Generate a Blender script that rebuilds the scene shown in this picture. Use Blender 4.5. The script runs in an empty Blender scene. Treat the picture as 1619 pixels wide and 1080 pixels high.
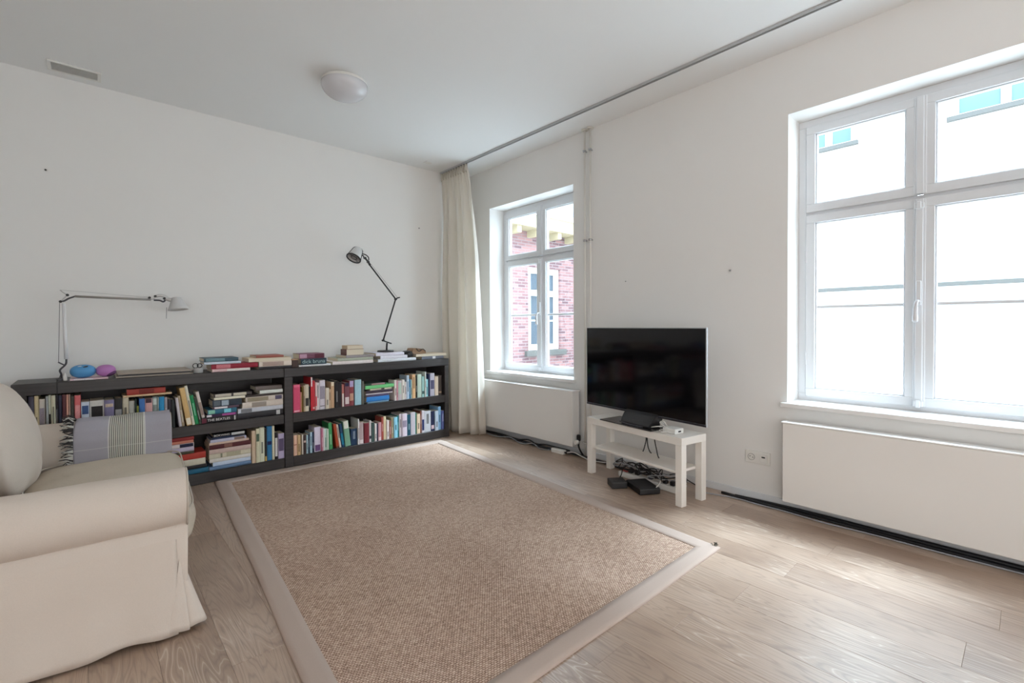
import bpy, bmesh, math, random
from math import sin, cos, pi, radians
from mathutils import Vector, Matrix

random.seed(7)
SC = bpy.context.scene
COL = SC.collection

# ------------------------------------------------------------------ camera
cam = bpy.data.cameras.new('camera')
cam.sensor_fit = 'HORIZONTAL'
cam.sensor_width = 36.0
cam.lens = 16.492
cam.shift_x = -0.00398
cam.shift_y = -0.00895
cam.clip_start = 0.05
cam.clip_end = 200
cam_ob = bpy.data.objects.new('camera', cam)
COL.objects.link(cam_ob)
_r = Vector((0.740213, -0.672354, -0.005003))
_u = Vector((0.013637, 0.007574, 0.999878))
_f = Vector((0.672235, 0.740191, -0.014775))
cam_ob.matrix_world = Matrix(((_r.x, _u.x, -_f.x, -3.3274), (_r.y, _u.y, -_f.y, -4.5785),
                              (_r.z, _u.z, -_f.z, 1.1873), (0, 0, 0, 1)))
SC.camera = cam_ob

# ------------------------------------------------------------------ sky and exposure
SKY_STRENGTH = 9.0
world = bpy.data.worlds.new('overcast_sky')
SC.world = world
world.use_nodes = True
bg = world.node_tree.nodes['Background']
bg.inputs['Color'].default_value = (0.70, 0.845, 1.0, 1)
bg.inputs['Strength'].default_value = SKY_STRENGTH
# the bright patch of the overcast sky, high up outside the windows
sun = bpy.data.lights.new('sun', 'SUN')
sun.energy = 11.0
sun.angle = radians(20)
sun.color = (0.73, 0.87, 1.0)
sun_ob = bpy.data.objects.new('sun', sun)
sun_ob.rotation_euler = Vector((-0.51, 0.24, -0.825)).to_track_quat('-Z', 'Y').to_euler()
COL.objects.link(sun_ob)
vs = SC.view_settings
vs.view_transform = 'Standard'
vs.look = 'None'
vs.gamma = 1.0
vs.exposure = 0.33
try:
    vs.use_curve_mapping = False
except Exception:
    pass
SC.cycles.max_bounces = 12
SC.cycles.diffuse_bounces = 8
SC.cycles.glossy_bounces = 4
SC.cycles.transparent_max_bounces = 16
SC.cycles.caustics_reflective = False
SC.cycles.caustics_refractive = False
SC.cycles.sample_clamp_indirect = 6.0
SC.cycles.use_denoising = True

def fill_lamp(name, loc, w, h, rot, power, colour):
    """daylight is an added, unseen area lamp that brightens the room from behind the camera"""
    l = bpy.data.lights.new(name, 'AREA')
    l.shape = 'RECTANGLE'
    l.size = w
    l.size_y = h
    l.energy = power
    l.color = colour
    o = bpy.data.objects.new(name, l)
    o.location = loc
    o.rotation_euler = rot
    COL.objects.link(o)

fill_lamp('added_fill_front', (-2.6, -8.16, 1.35), 4.2, 2.3, (radians(90), 0, 0), 40, (1.0, 0.988, 0.975))  # added fill lamp in front of the closed wall behind the camera
fill_lamp('added_fill_side', (-4.97, -6.3, 1.5), 2.2, 1.9, (radians(90), 0, radians(-90)), 30, (1.0, 0.988, 0.975))  # added fill lamp at the closed left wall, out of view

# ------------------------------------------------------------------ materials
def lin(c):
    out = []
    for v in c[:3]:
        v = v / 255.0
        out.append(v / 12.92 if v <= 0.04045 else ((v + 0.055) / 1.055) ** 2.4)
    return tuple(out)

def rgba(c, k=1.0):
    return tuple(min(0.92, x * k) for x in lin(c)) + (1.0,)

MATS = {}
def new_mat(name):
    m = bpy.data.materials.new(name)
    m.use_nodes = True
    nt = m.node_tree
    b = nt.nodes['Principled BSDF']
    return m, nt, b

def N(nt, kind, **kw):
    n = nt.nodes.new(kind)
    for k, v in kw.items():
        setattr(n, k, v)
    return n

def L(nt, a, b):
    nt.links.new(a, b)

def plain(name, c, rough=0.5, metal=0.0, spec=0.5, k=1.0, bump=0.0, bscale=40.0, bdist=0.002, mottle=0.0, mscale=3.0):
    if name in MATS:
        return MATS[name]
    m, nt, b = new_mat(name)
    b.inputs['Base Color'].default_value = rgba(c, k)
    b.inputs['Roughness'].default_value = rough
    b.inputs['Metallic'].default_value = metal
    b.inputs['Specular IOR Level'].default_value = spec
    if bump or mottle:
        tc = N(nt, 'ShaderNodeTexCoord')
    if bump:
        no = N(nt, 'ShaderNodeTexNoise')
        no.inputs['Scale'].default_value = bscale
        no.inputs['Detail'].default_value = 4
        L(nt, tc.outputs['Object'], no.inputs['Vector'])
        bp = N(nt, 'ShaderNodeBump')
        bp.inputs['Strength'].default_value = bump
        bp.inputs['Distance'].default_value = bdist
        L(nt, no.outputs['Fac'], bp.inputs['Height'])
        L(nt, bp.outputs['Normal'], b.inputs['Normal'])
    if mottle:
        n2 = N(nt, 'ShaderNodeTexNoise')
        n2.inputs['Scale'].default_value = mscale
        n2.inputs['Detail'].default_value = 6
        L(nt, tc.outputs['Object'], n2.inputs['Vector'])
        mx = N(nt, 'ShaderNodeMix', data_type='RGBA')
        cr = rgba(c, k)
        mx.inputs['A'].default_value = tuple(x * (1 - mottle) for x in cr[:3]) + (1,)
        mx.inputs['B'].default_value = tuple(min(.92, x * (1 + mottle)) for x in cr[:3]) + (1,)
        L(nt, n2.outputs['Fac'], mx.inputs['Factor'])
        L(nt, mx.outputs['Result'], b.inputs['Base Color'])
    MATS[name] = m
    return m

def ramp(nt, stops):
    r = N(nt, 'ShaderNodeValToRGB')
    e = r.color_ramp.elements
    while len(e) < len(stops):
        e.new(0.5)
    for i, (p, c) in enumerate(stops):
        e[i].position = p
        e[i].color = c
    return r

def math_n(nt, op, a=None, b=None):
    n = N(nt, 'ShaderNodeMath', operation=op)
    for i, v in enumerate((a, b)):
        if v is None:
            continue
        if isinstance(v, (int, float)):
            n.inputs[i].default_value = v
        else:
            L(nt, v, n.inputs[i])
    return n.outputs[0]

def mat_planks():
    m, nt, b = new_mat('limed_oak_plank')
    tc = N(nt, 'ShaderNodeTexCoord')
    oi = N(nt, 'ShaderNodeObjectInfo')
    off = N(nt, 'ShaderNodeCombineXYZ')
    L(nt, math_n(nt, 'MULTIPLY', oi.outputs['Random'], 37.0), off.inputs['X'])
    L(nt, math_n(nt, 'MULTIPLY', oi.outputs['Random'], 91.0), off.inputs['Y'])
    L(nt, math_n(nt, 'MULTIPLY', oi.outputs['Random'], 53.0), off.inputs['Z'])
    va = N(nt, 'ShaderNodeVectorMath', operation='ADD')
    L(nt, tc.outputs['Object'], va.inputs[0])
    L(nt, off.outputs[0], va.inputs[1])
    # cathedral figure: contour lines of a stretched noise field
    mp = N(nt, 'ShaderNodeMapping')
    mp.inputs['Scale'].default_value = (8.0, 0.85, 1.0)
    L(nt, va.outputs[0], mp.inputs['Vector'])
    n1 = N(nt, 'ShaderNodeTexNoise')
    n1.inputs['Scale'].default_value = 1.0
    n1.inputs['Detail'].default_value = 2.5
    n1.inputs['Roughness'].default_value = 0.45
    n1.inputs['Distortion'].default_value = 0.5
    L(nt, mp.outputs[0], n1.inputs['Vector'])
    rings = math_n(nt, 'FRACT', math_n(nt, 'MULTIPLY', n1.outputs['Fac'], 22.0))
    tri = math_n(nt, 'ABSOLUTE', math_n(nt, 'SUBTRACT', rings, 0.5))
    # fine pores, long thin dashes
    mp2 = N(nt, 'ShaderNodeMapping')
    mp2.inputs['Scale'].default_value = (170.0, 6.0, 1.0)
    L(nt, va.outputs[0], mp2.inputs['Vector'])
    n2 = N(nt, 'ShaderNodeTexNoise')
    n2.inputs['Scale'].default_value = 1.0
    n2.inputs['Detail'].default_value = 3
    L(nt, mp2.outputs[0], n2.inputs['Vector'])
    n3 = N(nt, 'ShaderNodeTexNoise')
    n3.inputs['Scale'].default_value = 2.2
    n3.inputs['Detail'].default_value = 3
    L(nt, va.outputs[0], n3.inputs['Vector'])
    base = ramp(nt, [(0.3, rgba((147, 121, 102))), (0.48, rgba((172, 147, 127))), (0.68, rgba((194, 171, 153)))])
    mixf = math_n(nt, 'ADD', math_n(nt, 'MULTIPLY', n3.outputs['Fac'], 0.55),
                  math_n(nt, 'ADD', math_n(nt, 'MULTIPLY', n2.outputs['Fac'], 0.28),
                         math_n(nt, 'MULTIPLY', oi.outputs['Random'], 0.09)))
    L(nt, mixf, base.inputs['Fac'])
    # dark and limed lines of the figure
    lines = ramp(nt, [(0.0, (1, 1, 1, 1)), (0.07, (0.3, 0.3, 0.3, 1)), (0.16, (0, 0, 0, 1))])
    L(nt, tri, lines.inputs['Fac'])
    patch = N(nt, 'ShaderNodeTexNoise')
    patch.inputs['Scale'].default_value = 2.6
    L(nt, va.outputs[0], patch.inputs['Vector'])
    pr = ramp(nt, [(0.46, (0, 0, 0, 1)), (0.62, (1, 1, 1, 1))])
    L(nt, patch.outputs['Fac'], pr.inputs['Fac'])
    mx = N(nt, 'ShaderNodeMix', data_type='RGBA')
    L(nt, math_n(nt, 'MULTIPLY', math_n(nt, 'MULTIPLY', lines.outputs['Color'], pr.outputs['Color']), 0.5), mx.inputs['Factor'])
    L(nt, base.outputs['Color'], mx.inputs['A'])
    mx.inputs['B'].default_value = rgba((222, 212, 200))
    dk = ramp(nt, [(0.30, (0, 0, 0, 1)), (0.5, (1, 1, 1, 1))])
    L(nt, tri, dk.inputs['Fac'])
    mx2 = N(nt, 'ShaderNodeMix', data_type='RGBA')
    L(nt, math_n(nt, 'MULTIPLY', dk.outputs['Color'], 0.34), mx2.inputs['Factor'])
    L(nt, mx.outputs['Result'], mx2.inputs['A'])
    mx2.inputs['B'].default_value = rgba((92, 70, 55))
    por = ramp(nt, [(0.60, (0, 0, 0, 1)), (0.72, (1, 1, 1, 1))])
    L(nt, n2.outputs['Fac'], por.inputs['Fac'])
    mx3 = N(nt, 'ShaderNodeMix', data_type='RGBA')
    L(nt, math_n(nt, 'MULTIPLY', por.outputs['Color'], 0.5), mx3.inputs['Factor'])
    L(nt, mx2.outputs['Result'], mx3.inputs['A'])
    mx3.inputs['B'].default_value = rgba((98, 78, 64))
    L(nt, mx3.outputs['Result'], b.inputs['Base Color'])
    b.inputs['Roughness'].default_value = 0.36
    b.inputs['Specular IOR Level'].default_value = 1.0
    b.inputs['Coat Weight'].default_value = 0.7
    b.inputs['Coat Roughness'].default_value = 0.42
    bp = N(nt, 'ShaderNodeBump')
    bp.inputs['Strength'].default_value = 0.25
    bp.inputs['Distance'].default_value = 0.001
    L(nt, n2.outputs['Fac'], bp.inputs['Height'])
    L(nt, bp.outputs['Normal'], b.inputs['Normal'])
    return m

def mat_sisal():
    m, nt, b = new_mat('sisal_weave')
    tc = N(nt, 'ShaderNodeTexCoord')
    mp = N(nt, 'ShaderNodeMapping')
    mp.inputs['Rotation'].default_value = (0, 0, radians(3.5))
    L(nt, tc.outputs['Object'], mp.inputs['Vector'])
    sx = N(nt, 'ShaderNodeSeparateXYZ')
    L(nt, mp.outputs[0], sx.inputs[0])
    # staggered nubs of a boucle weave, 12 mm across, 15 mm along
    row = math_n(nt, 'MULTIPLY', sx.outputs['Y'], 1 / 0.0086)
    rfl = math_n(nt, 'FLOOR', row)
    shift = math_n(nt, 'MULTIPLY', math_n(nt, 'MODULO', rfl, 2.0), 0.5)
    colv = math_n(nt, 'ADD', math_n(nt, 'MULTIPLY', sx.outputs['X'], 1 / 0.0125), shift)
    fx = math_n(nt, 'SUBTRACT', math_n(nt, 'FRACT', colv), 0.5)
    fy = math_n(nt, 'SUBTRACT', math_n(nt, 'FRACT', row), 0.5)
    d = math_n(nt, 'ADD', math_n(nt, 'MULTIPLY', fx, fx), math_n(nt, 'MULTIPLY', fy, fy))
    no = N(nt, 'ShaderNodeTexNoise')
    no.inputs['Scale'].default_value = 170
    no.inputs['Detail'].default_value = 2
    L(nt, tc.outputs['Object'], no.inputs['Vector'])
    hgt = math_n(nt, 'SUBTRACT', 1.0, math_n(nt, 'MULTIPLY', d, 2.2))
    hgt2 = math_n(nt, 'ADD', hgt, math_n(nt, 'MULTIPLY', math_n(nt, 'SUBTRACT', no.outputs['Fac'], 0.5), 0.9))
    wn = N(nt, 'ShaderNodeTexWhiteNoise', noise_dimensions='2D')
    cv = N(nt, 'ShaderNodeCombineXYZ')
    L(nt, math_n(nt, 'FLOOR', colv), cv.inputs['X'])
    L(nt, rfl, cv.inputs['Y'])
    L(nt, cv.outputs[0], wn.inputs['Vector'])
    big = N(nt, 'ShaderNodeTexNoise')
    big.inputs['Scale'].default_value = 1.6
    big.inputs['Detail'].default_value = 3
    L(nt, tc.outputs['Object'], big.inputs['Vector'])
    fac = math_n(nt, 'ADD', math_n(nt, 'MULTIPLY', hgt2, 0.72),
                 math_n(nt, 'ADD', math_n(nt, 'MULTIPLY', math_n(nt, 'SUBTRACT', wn.outputs['Value'], 0.5), 0.2),
                        math_n(nt, 'MULTIPLY', math_n(nt, 'SUBTRACT', big.outputs['Fac'], 0.5), 0.25)))
    cr = ramp(nt, [(0.02, rgba((92, 66, 53))), (0.32, rgba((158, 129, 111))), (0.58, rgba((196, 168, 149))), (0.88, rgba((228, 208, 188)))])
    L(nt, fac, cr.inputs['Fac'])
    L(nt, cr.outputs['Color'], b.inputs['Base Color'])
    b.inputs['Roughness'].default_value = 0.85
    b.inputs['Specular IOR Level'].default_value = 0.25
    bp = N(nt, 'ShaderNodeBump')
    bp.inputs['Strength'].default_value = 0.8
    bp.inputs['Distance'].default_value = 0.004
    L(nt, hgt2, bp.inputs['Height'])
    L(nt, bp.outputs['Normal'], b.inputs['Normal'])
    return m

def mat_cloth(name, c, k=1.0, scale=900.0, trans=0.0, mott=0.07, wr=0.0):
    m, nt, b = new_mat(name)
    tc = N(nt, 'ShaderNodeTexCoord')
    no = N(nt, 'ShaderNodeTexNoise')
    no.inputs['Scale'].default_value = scale * 0.35
    no.inputs['Detail'].default_value = 2
    L(nt, tc.outputs['Object'], no.inputs['Vector'])
    n2 = N(nt, 'ShaderNodeTexNoise')
    n2.inputs['Scale'].default_value = 3.0
    n2.inputs['Detail'].default_value = 5
    L(nt, tc.outputs['Object'], n2.inputs['Vector'])
    cr = rgba(c, k)
    mx = N(nt, 'ShaderNodeMix', data_type='RGBA')
    mx.inputs['A'].default_value = tuple(x * (1 - mott) for x in cr[:3]) + (1,)
    mx.inputs['B'].default_value = tuple(min(.92, x * (1 + mott)) for x in cr[:3]) + (1,)
    f = math_n(nt, 'ADD', math_n(nt, 'MULTIPLY', no.outputs['Fac'], 0.6), math_n(nt, 'MULTIPLY', n2.outputs['Fac'], 0.4))
    L(nt, f, mx.inputs['Factor'])
    L(nt, mx.outputs['Result'], b.inputs['Base Color'])
    b.inputs['Roughness'].default_value = 0.9
    b.inputs['Specular IOR Level'].default_value = 0.2
    h = no.outputs['Fac']
    if wr:
        n3 = N(nt, 'ShaderNodeTexNoise')
        n3.inputs['Scale'].default_value = 7.0
        n3.inputs['Detail'].default_value = 3
        n3.inputs['Distortion'].default_value = 0.8
        L(nt, tc.outputs['Object'], n3.inputs['Vector'])
        h = math_n(nt, 'ADD', math_n(nt, 'MULTIPLY', no.outputs['Fac'], 0.08), math_n(nt, 'MULTIPLY', n3.outputs['Fac'], wr))
    bp = N(nt, 'ShaderNodeBump')
    bp.inputs['Strength'].default_value = 0.35
    bp.inputs['Distance'].default_value = 0.0006 if not wr else 0.012
    L(nt, h, bp.inputs['Height'])
    L(nt, bp.outputs['Normal'], b.inputs['Normal'])
    if trans:
        tr = N(nt, 'ShaderNodeBsdfTranslucent')
        L(nt, mx.outputs['Result'], tr.inputs['Color'])
        ms = N(nt, 'ShaderNodeMixShader')
        ms.inputs['Fac'].default_value = trans
        L(nt, b.outputs[0], ms.inputs[1])
        L(nt, tr.outputs[0], ms.inputs[2])
        L(nt, ms.outputs[0], nt.nodes['Material Output'].inputs['Surface'])
    return m

def mat_throw():
    m, nt, b = new_mat('striped_throw_cloth')
    uv = N(nt, 'ShaderNodeUVMap')
    uv.uv_map = 'UVMap'
    sx = N(nt, 'ShaderNodeSeparateXYZ')
    L(nt, uv.outputs[0], sx.inputs[0])
    u, v = sx.outputs['X'], sx.outputs['Y']           # u across the width of the arm, v down the drop
    def band(lo, hi, src):
        return math_n(nt, 'MULTIPLY', math_n(nt, 'GREATER_THAN', src, lo), math_n(nt, 'LESS_THAN', src, hi))
    inb = band(0.30, 0.655, u)
    st = math_n(nt, 'GREATER_THAN', math_n(nt, 'FRACT', math_n(nt, 'MULTIPLY', u, 48.0)), 0.52)
    mx = N(nt, 'ShaderNodeMix', data_type='RGBA')
    mx.inputs['A'].default_value = rgba((158, 154, 168))
    mx.inputs['B'].default_value = rgba((196, 196, 186))
    mxs = N(nt, 'ShaderNodeMix', data_type='RGBA')
    mxs.inputs['A'].default_value = rgba((118, 116, 112))
    mxs.inputs['B'].default_value = rgba((204, 204, 192))
    L(nt, st, mxs.inputs['Factor'])
    no = N(nt, 'ShaderNodeTexNoise')
    no.inputs['Scale'].default_value = 300
    L(nt, nt.nodes.new('ShaderNodeTexCoord').outputs['Object'], no.inputs['Vector'])
    L(nt, math_n(nt, 'MULTIPLY', no.outputs['Fac'], 0.35), mx.inputs['Factor'])
    m2 = N(nt, 'ShaderNodeMix', data_type='RGBA')
    L(nt, inb, m2.inputs['Factor'])
    L(nt, mx.outputs['Result'], m2.inputs['A'])
    L(nt, mxs.outputs['Result'], m2.inputs['B'])
    edge = math_n(nt, 'ADD', band(0.655, 0.668, u), math_n(nt, 'ADD', band(0.285, 0.30, u), math_n(nt, 'MULTIPLY', band(0.120, 0.126, v), 0.45)))
    m3 = N(nt, 'ShaderNodeMix', data_type='RGBA')
    L(nt, math_n(nt, 'MULTIPLY', edge, 0.8), m3.inputs['Factor'])
    L(nt, m2.outputs['Result'], m3.inputs['A'])
    m3.inputs['B'].default_value = rgba((214, 212, 206))
    L(nt, m3.outputs['Result'], b.inputs['Base Color'])
    b.inputs['Roughness'].default_value = 0.95
    b.inputs['Specular IOR Level'].default_value = 0.15
    return m

def mat_glass():
    m, nt, b = new_mat('window_glass')
    nt.nodes.remove(b)
    tr = N(nt, 'ShaderNodeBsdfTransparent')
    tr.inputs['Color'].default_value = (0.96, 0.98, 0.975, 1)
    gl = N(nt, 'ShaderNodeBsdfGlossy')
    gl.inputs['Roughness'].default_value = 0.02
    fr = N(nt, 'ShaderNodeFresnel')
    fr.inputs['IOR'].default_value = 1.45
    ms = N(nt, 'ShaderNodeMixShader')
    ge = N(nt, 'ShaderNodeNewGeometry')
    L(nt, math_n(nt, 'MULTIPLY', fr.outputs[0], math_n(nt, 'SUBTRACT', 1.0, ge.outputs['Backfacing'])), ms.inputs['Fac'])
    L(nt, tr.outputs[0], ms.inputs[1])
    L(nt, gl.outputs[0], ms.inputs[2])
    L(nt, ms.outputs[0], nt.nodes['Material Output'].inputs['Surface'])
    return m

def mat_brick():
    m, nt, b = new_mat('pale_red_brick')
    tc = N(nt, 'ShaderNodeTexCoord')
    sp = N(nt, 'ShaderNodeSeparateXYZ')
    L(nt, tc.outputs['Object'], sp.inputs[0])
    cb = N(nt, 'ShaderNodeCombineXYZ')
    L(nt, sp.outputs['X'], cb.inputs['X'])
    L(nt, sp.outputs['Z'], cb.inputs['Y'])
    br = N(nt, 'ShaderNodeTexBrick')
    br.inputs['Scale'].default_value = 1.0
    br.inputs['Brick Width'].default_value = 0.22
    br.inputs['Row Height'].default_value = 0.065
    br.inputs['Mortar Size'].default_value = 0.009
    br.inputs['Mortar Smooth'].default_value = 0.2
    br.inputs['Bias'].default_value = -0.1
    br.inputs['Color1'].default_value = rgba((138, 100, 98))
    br.inputs['Color2'].default_value = rgba((76, 54, 60))
    br.inputs['Mortar'].default_value = rgba((124, 112, 112))
    L(nt, cb.outputs[0], br.inputs['Vector'])
    L(nt, br.outputs['Color'], b.inputs['Base Color'])
    b.inputs['Roughness'].default_value = 0.9
    bp = N(nt, 'ShaderNodeBump')
    bp.inputs['Strength'].default_value = 0.6
    bp.inputs['Distance'].default_value = 0.01
    bp.invert = True
    L(nt, br.outputs['Fac'], bp.inputs['Height'])
    L(nt, bp.outputs['Normal'], b.inputs['Normal'])
    return m

def mat_whitebrick():
    m, nt, b = new_mat('white_painted_brick')
    tc = N(nt, 'ShaderNodeTexCoord')
    sp = N(nt, 'ShaderNodeSeparateXYZ')
    L(nt, tc.outputs['Object'], sp.inputs[0])
    cb = N(nt, 'ShaderNodeCombineXYZ')
    L(nt, sp.outputs['Y'], cb.inputs['X'])
    L(nt, sp.outputs['Z'], cb.inputs['Y'])
    br = N(nt, 'ShaderNodeTexBrick')
    br.inputs['Scale'].default_value = 1.0
    br.inputs['Brick Width'].default_value = 0.22
    br.inputs['Row Height'].default_value = 0.065
    br.inputs['Mortar Size'].default_value = 0.008
    br.inputs['Color1'].default_value = (0.84, 0.84, 0.82, 1)
    br.inputs['Color2'].default_value = (0.80, 0.80, 0.79, 1)
    br.inputs['Mortar'].default_value = (0.76, 0.76, 0.75, 1)
    L(nt, cb.outputs[0], br.inputs['Vector'])
    L(nt, br.outputs['Color'], b.inputs['Base Color'])
    b.inputs['Roughness'].default_value = 0.9
    return m

def mat_tiles():
    m, nt, b = new_mat('blue_grey_roof_tiles')
    tc = N(nt, 'ShaderNodeTexCoord')
    vo = N(nt, 'ShaderNodeTexBrick')
    vo.inputs['Scale'].default_value = 1.0
    vo.inputs['Brick Width'].default_value = 0.24
    vo.inputs['Row Height'].default_value = 0.2
    vo.inputs['Mortar Size'].default_value = 0.02
    vo.inputs['Color1'].default_value = rgba((50, 52, 76))
    vo.inputs['Color2'].default_value = rgba((72, 74, 98))
    vo.inputs['Mortar'].default_value = rgba((20, 20, 28))
    L(nt, tc.outputs['Object'], vo.inputs['Vector'])
    L(nt, vo.outputs['Color'], b.inputs['Base Color'])
    b.inputs['Roughness'].default_value = 0.5
    return m

def mat_object_colour(name, rough, spec=0.5, bump=0.0, nscale=60):
    m, nt, b = new_mat(name)
    oi = N(nt, 'ShaderNodeObjectInfo')
    if bump:
        tc = N(nt, 'ShaderNodeTexCoord')
        no = N(nt, 'ShaderNodeTexNoise')
        no.inputs['Scale'].default_value = nscale
        no.inputs['Detail'].default_value = 4
        L(nt, tc.outputs['Object'], no.inputs['Vector'])
        hs = N(nt, 'ShaderNodeHueSaturation')
        L(nt, math_n(nt, 'ADD', 1 - bump / 2, math_n(nt, 'MULTIPLY', no.outputs['Fac'], bump)), hs.inputs['Value'])
        L(nt, oi.outputs['Color'], hs.inputs['Color'])
        L(nt, hs.outputs['Color'], b.inputs['Base Color'])
    else:
        L(nt, oi.outputs['Color'], b.inputs['Base Color'])
    b.inputs['Roughness'].default_value = rough
    b.inputs['Specular IOR Level'].default_value = spec
    return m

def mat_darkwood():
    m, nt, b = new_mat('dark_stained_wood')
    tc = N(nt, 'ShaderNodeTexCoord')
    mp = N(nt, 'ShaderNodeMapping')
    mp.inputs['Scale'].default_value = (2.0, 30.0, 60.0)
    L(nt, tc.outputs['Object'], mp.inputs['Vector'])
    no = N(nt, 'ShaderNodeTexNoise')
    no.inputs['Scale'].default_value = 1.5
    no.inputs['Detail'].default_value = 5
    L(nt, mp.outputs[0], no.inputs['Vector'])
    r = ramp(nt, [(0.3, rgba((46, 43, 43))), (0.7, rgba((64, 60, 60)))])
    L(nt, no.outputs['Fac'], r.inputs['Fac'])
    L(nt, r.outputs['Color'], b.inputs['Base Color'])
    b.inputs['Roughness'].default_value = 0.42
    b.inputs['Specular IOR Level'].default_value = 0.5
    return m

M_WALL = plain('matt_white_wall_paint', (232, 231, 229), 0.9, spec=0.2, bump=0.15, bscale=220, bdist=0.0006, mottle=0.012, mscale=1.5)
M_CEIL = plain('matt_white_ceiling_paint', (235, 236, 236), 0.9, spec=0.2, bump=0.1, bscale=160, bdist=0.0006)
M_TRIM = plain('white_satin_paint', (218, 220, 223), 0.35, bump=0.05, bscale=60, bdist=0.0005)
M_SILL = plain('white_window_sill', (228, 226, 224), 0.4)
M_RAD = plain('white_radiator_enamel', (230, 228, 225), 0.38)
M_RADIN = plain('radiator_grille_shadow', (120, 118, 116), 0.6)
M_PLANK = mat_planks()
M_SUB = plain('dark_subfloor', (60, 48, 40), 0.9)
M_SISAL = mat_sisal()
M_BORDER = mat_cloth('taupe_rug_binding', (178, 160, 149), 1.0, 700)
M_LINEN = mat_cloth('natural_linen_cover', (212, 200, 189), 1.0, 700, wr=0.6)
M_PIPING = mat_cloth('linen_piping', (188, 178, 166), 1.0, 700)
M_CURT = mat_cloth('sheer_cream_curtain', (240, 236, 229), 1.0, 600, trans=0.5, mott=0.05)
M_TAPE = mat_cloth('curtain_heading_tape', (206, 200, 188), 1.0, 600, trans=0.2)
M_THROW = mat_throw()
M_FRDARK = plain('dark_fringe_yarn', (62, 60, 62), 0.95)
M_FRLIGHT = plain('pale_fringe_yarn', (202, 200, 194), 0.95)
M_GLASS = mat_glass()
M_BRICK = mat_brick()
M_WBRICK = mat_whitebrick()
M_TILES = mat_tiles()
M_WHITEWASH = plain('white_render', (238, 236, 230), 0.9, bump=0.2, bscale=12, bdist=0.01)
M_FASCIA = plain('cream_eaves_timber', (158, 146, 118), 0.7)
M_STONE = plain('grey_stone', (78, 77, 74), 0.85, bump=0.4, bscale=30)
M_YARD = plain('pale_paving', (214, 213, 210), 0.9, bump=0.4, bscale=10, bdist=0.01)
M_FARGLASS = plain('far_window_glass', (84, 106, 114), 0.5, spec=0.2)
M_FARGLASS2 = plain('far_dark_window_glass', (62, 72, 82), 0.3, spec=0.3)
M_WOOD = mat_darkwood()
M_COVER = mat_object_colour('book_cover', 0.5, 0.4, 0.25)
M_PRINT = mat_object_colour('spine_print', 0.55, 0.3, 0.9, 190)
M_PAGES = plain('book_pages', (222, 212, 192), 0.9, spec=0.1, bump=0.5, bscale=400, bdist=0.0004)
M_WHITE = plain('white_lacquer', (234, 230, 224), 0.3)
M_WPLAST = plain('white_plastic', (226, 225, 221), 0.4)
M_BPLAST = plain('black_plastic', (28, 28, 31), 0.4)
M_BMATT = plain('matt_black_metal', (34, 35, 39), 0.45)
M_GREYPL = plain('dark_grey_plastic', (72, 72, 78), 0.4)
M_SCREEN = plain('glossy_dark_screen', (8, 9, 13), 0.09, spec=0.42)
M_STANDGL = plain('glossy_black_stand', (46, 45, 48), 0.16, spec=0.6)
M_BEZEL = plain('dark_metal_bezel', (62, 62, 70), 0.3, metal=0.6)
M_SILVER = plain('silver_television_edge', (176, 178, 182), 0.4, metal=0.2)
M_SEAT = mat_cloth('shaded_linen_seat', (198, 186, 170), 1.0, 500, mott=0.16, wr=0.9)  # darker linen copy: shade put into the colour to separate seat from arm
M_ALUWHITE = plain('pale_aluminium_tube', (226, 226, 228), 0.35, metal=0.15)
M_ALUGREY = plain('grey_aluminium_tube', (150, 146, 140), 0.4, metal=0.3)
M_ALU = plain('brushed_aluminium', (196, 196, 196), 0.34, metal=0.85)
M_ALUSATIN = plain('satin_aluminium_shade', (206, 206, 206), 0.4, metal=0.15)
M_TRACK = plain('grey_aluminium_track', (186, 188, 190), 0.5, metal=0.1)
M_SLOT = plain('dark_slot', (128, 128, 130), 0.7)
M_STEEL = plain('chrome_steel', (190, 190, 192), 0.2, metal=1.0)
M_PIPEW = plain('white_pipe_paint', (224, 221, 215), 0.5)
M_OPAL = plain('opal_glass', (208, 208, 212), 0.2, spec=0.6)
M_BLUEBALL = plain('blue_rubber', (80, 150, 204), 0.5, mottle=0.08, mscale=14)
M_PINKBALL = plain('pink_purple_rubber', (180, 120, 182), 0.5, mottle=0.1, mscale=12)
M_BROWN = plain('brown_leather', (142, 112, 84), 0.5, bump=0.4, bscale=80)
M_ALBUM = plain('taupe_portfolio_board', (168, 156, 144), 0.7)
M_RED = plain('red_switch', (176, 40, 40), 0.3)
M_CABLEK = plain('black_cable_sheath', (30, 31, 35), 0.45)
M_CABLEW = plain('white_cable_sheath', (214, 212, 208), 0.45)
M_CABLEG = plain('grey_cable_sheath', (150, 152, 158), 0.45)
M_PAPER = plain('magazine_paper', (224, 212, 212), 0.5, mottle=0.2, mscale=30)
M_YELLOW = plain('yellowing_paper_tag', (200, 190, 130), 0.7)

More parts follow.
